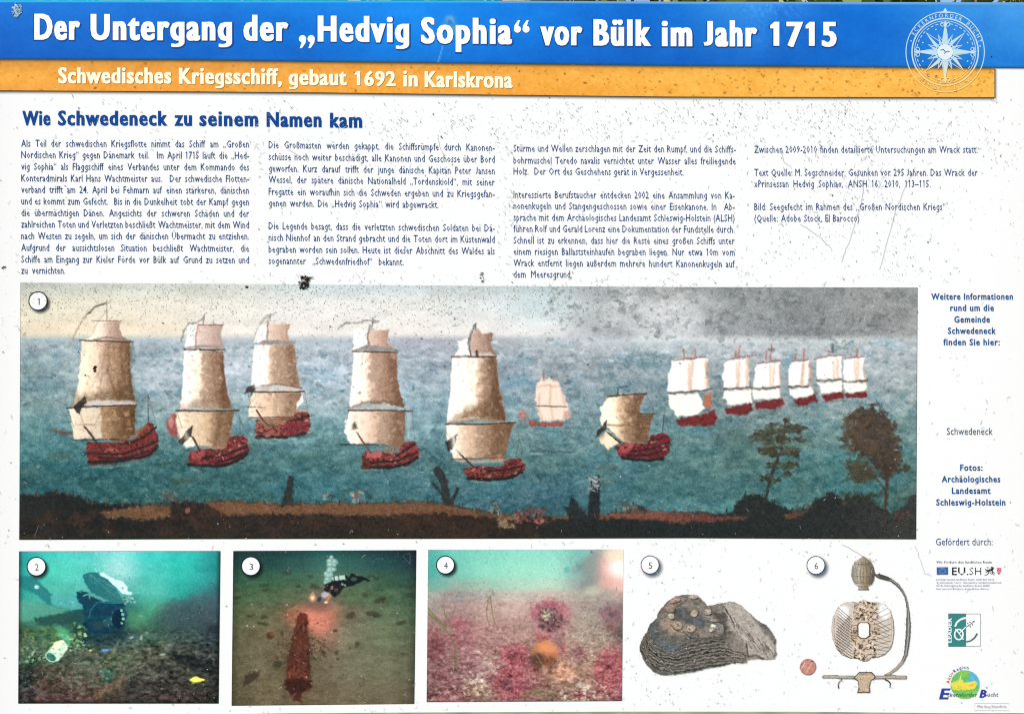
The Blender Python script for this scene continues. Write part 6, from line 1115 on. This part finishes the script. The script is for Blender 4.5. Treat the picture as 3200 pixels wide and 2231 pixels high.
splotch('dried_splatter', 'dark red spot on the leftmost sail', 16, 297, 1152, 4.5, 10, [(.2,.08,.08), (.12,.06,.06)], 3, None, .0008, (2, 4.5))
for j, (cx, cy, s) in enumerate([(203,1128,2.4), (246,1100,3), (337,1155,2.6), (266,1172,3.4), (510,1010,3), (275,1174,2.5), (469,1050,2.5), (770,895,6), (1180,1003,2.4), (1318,1058,3), (1315,1052,2), (2255,1052,2), (2600,1348,2), (590,1180,2), (1837,1138,3.4), (1590,1182,3.2), (1424,1017,2), (2057,1025,2), (2125,1135,3.4), (12,835,6), (1380,428,4), (205,582,2.6), (1265,772,3.2), (720,2232 - 12,2.4), (2362,2154,2.4), (1310,1135,1.8), (990,2140,2.2), (1124,2137,2.2), (3048,119,2.4), (3087,118,2), (3096,178,3.4), (2640,355,3), (2900,755,2.6), (2745,230,2)]):
    splotch('dirt_fleck', None, 5 if s > 2.5 else 3, cx, cy, s * .75, s * .75, [(.2,.18,.17), (.32,.28,.26), (.26,.22,.2)], 40 + j, None, .0004, (s * .35, s * .62))
# torn area at the top edge of the painting, centre right
splotch('dried_splatter', 'grey flaking patch on the middle of the subtitle column edge', 26, 1506, 866, 7, 16, [(.3,.29,.27), (.5,.49,.46), (.4,.38,.35)], 7, None, .0006, (1.2, 3))

# ------------------------------------------------------------------ ground and hedge behind
gm = bpy.data.materials.new('grass_ground'); gm.use_nodes = True; n_ = gm.node_tree.nodes; l_ = gm.node_tree.links
t1 = n_.new('ShaderNodeTexCoord'); g1 = n_.new('ShaderNodeTexNoise'); g1.inputs['Scale'].default_value = 9; g1.inputs['Detail'].default_value = 8; l_.new(t1.outputs['Object'], g1.inputs['Vector'])
r1 = n_.new('ShaderNodeValToRGB'); r1.color_ramp.elements[0].position = .3; r1.color_ramp.elements[0].color = (.16, .30, .05, 1); r1.color_ramp.elements[1].position = .7; r1.color_ramp.elements[1].color = (.34, .52, .12, 1)
l_.new(g1.outputs['Fac'], r1.inputs[0]); l_.new(r1.outputs[0], n_['Principled BSDF'].inputs['Base Color']); n_['Principled BSDF'].inputs['Roughness'].default_value = .9
o = make_mesh('ground', [(-60, -60, 0), (60, -60, 0), (60, 200, 0), (-60, 200, 0)], [(0, 1, 2, 3)], None, gm); o['kind'] = 'structure'
bm_ = ink_material('leaf_green', .6)
r = np.random.RandomState(9); V = []; F = []; cc = []
for i in range(15000):
    x = (r.rand() - .5) * 9; y = 5.6 + .5 * r.rand(); z = r.rand() ** .8 * (3.95 + .2 * math.sin(3 * x)); s = .07 + .08 * r.rand(); d = r.randn(3); d /= np.linalg.norm(d); e = np.cross(d, r.randn(3)); e /= np.linalg.norm(e); b = len(V); p = np.array((x, y, z))
    V += [tuple(p - d * s), tuple(p + e * s * .4), tuple(p + d * s), tuple(p - e * s * .4)]; F.append((b, b + 1, b + 2, b + 3)); cc += [[(.62,.66,.42), (.50,.58,.34), (.74,.72,.52), (.42,.52,.36)][r.randint(4)]] * 4
hd = bpy.data.objects.new('hedge', None); COL.objects.link(hd); hd.location = (0, 5.85, 0); tag(hd, 'yellow green hedge seen just above the top edge of the board', 'hedge')
cr_ = make_mesh('leaves', V, F, np.array(cc), bm_, hd, kind='stuff'); cr_.matrix_parent_inverse = hd.matrix_world.inverted(); cr_.location = (0, -5.85, 0)
V = []; F = []
for x in np.arange(-4.3, 4.4, .5):
    b = len(V); 
    for z, rr in ((0, .035), (1.9, .022), (3.8, .008)): V += [(x + rr * math.cos(k * 1.2566), 5.85 + rr * math.sin(k * 1.2566), z) for k in range(5)]
    F += [(b + 5 * j + k, b + 5 * j + (k + 1) % 5, b + 5 * j + 5 + (k + 1) % 5, b + 5 * j + 5 + k) for j in (0, 1) for k in range(5)]
st = make_mesh('stems', V, F, None, wood, hd, kind='stuff'); st.location = (0, -5.85, 0)
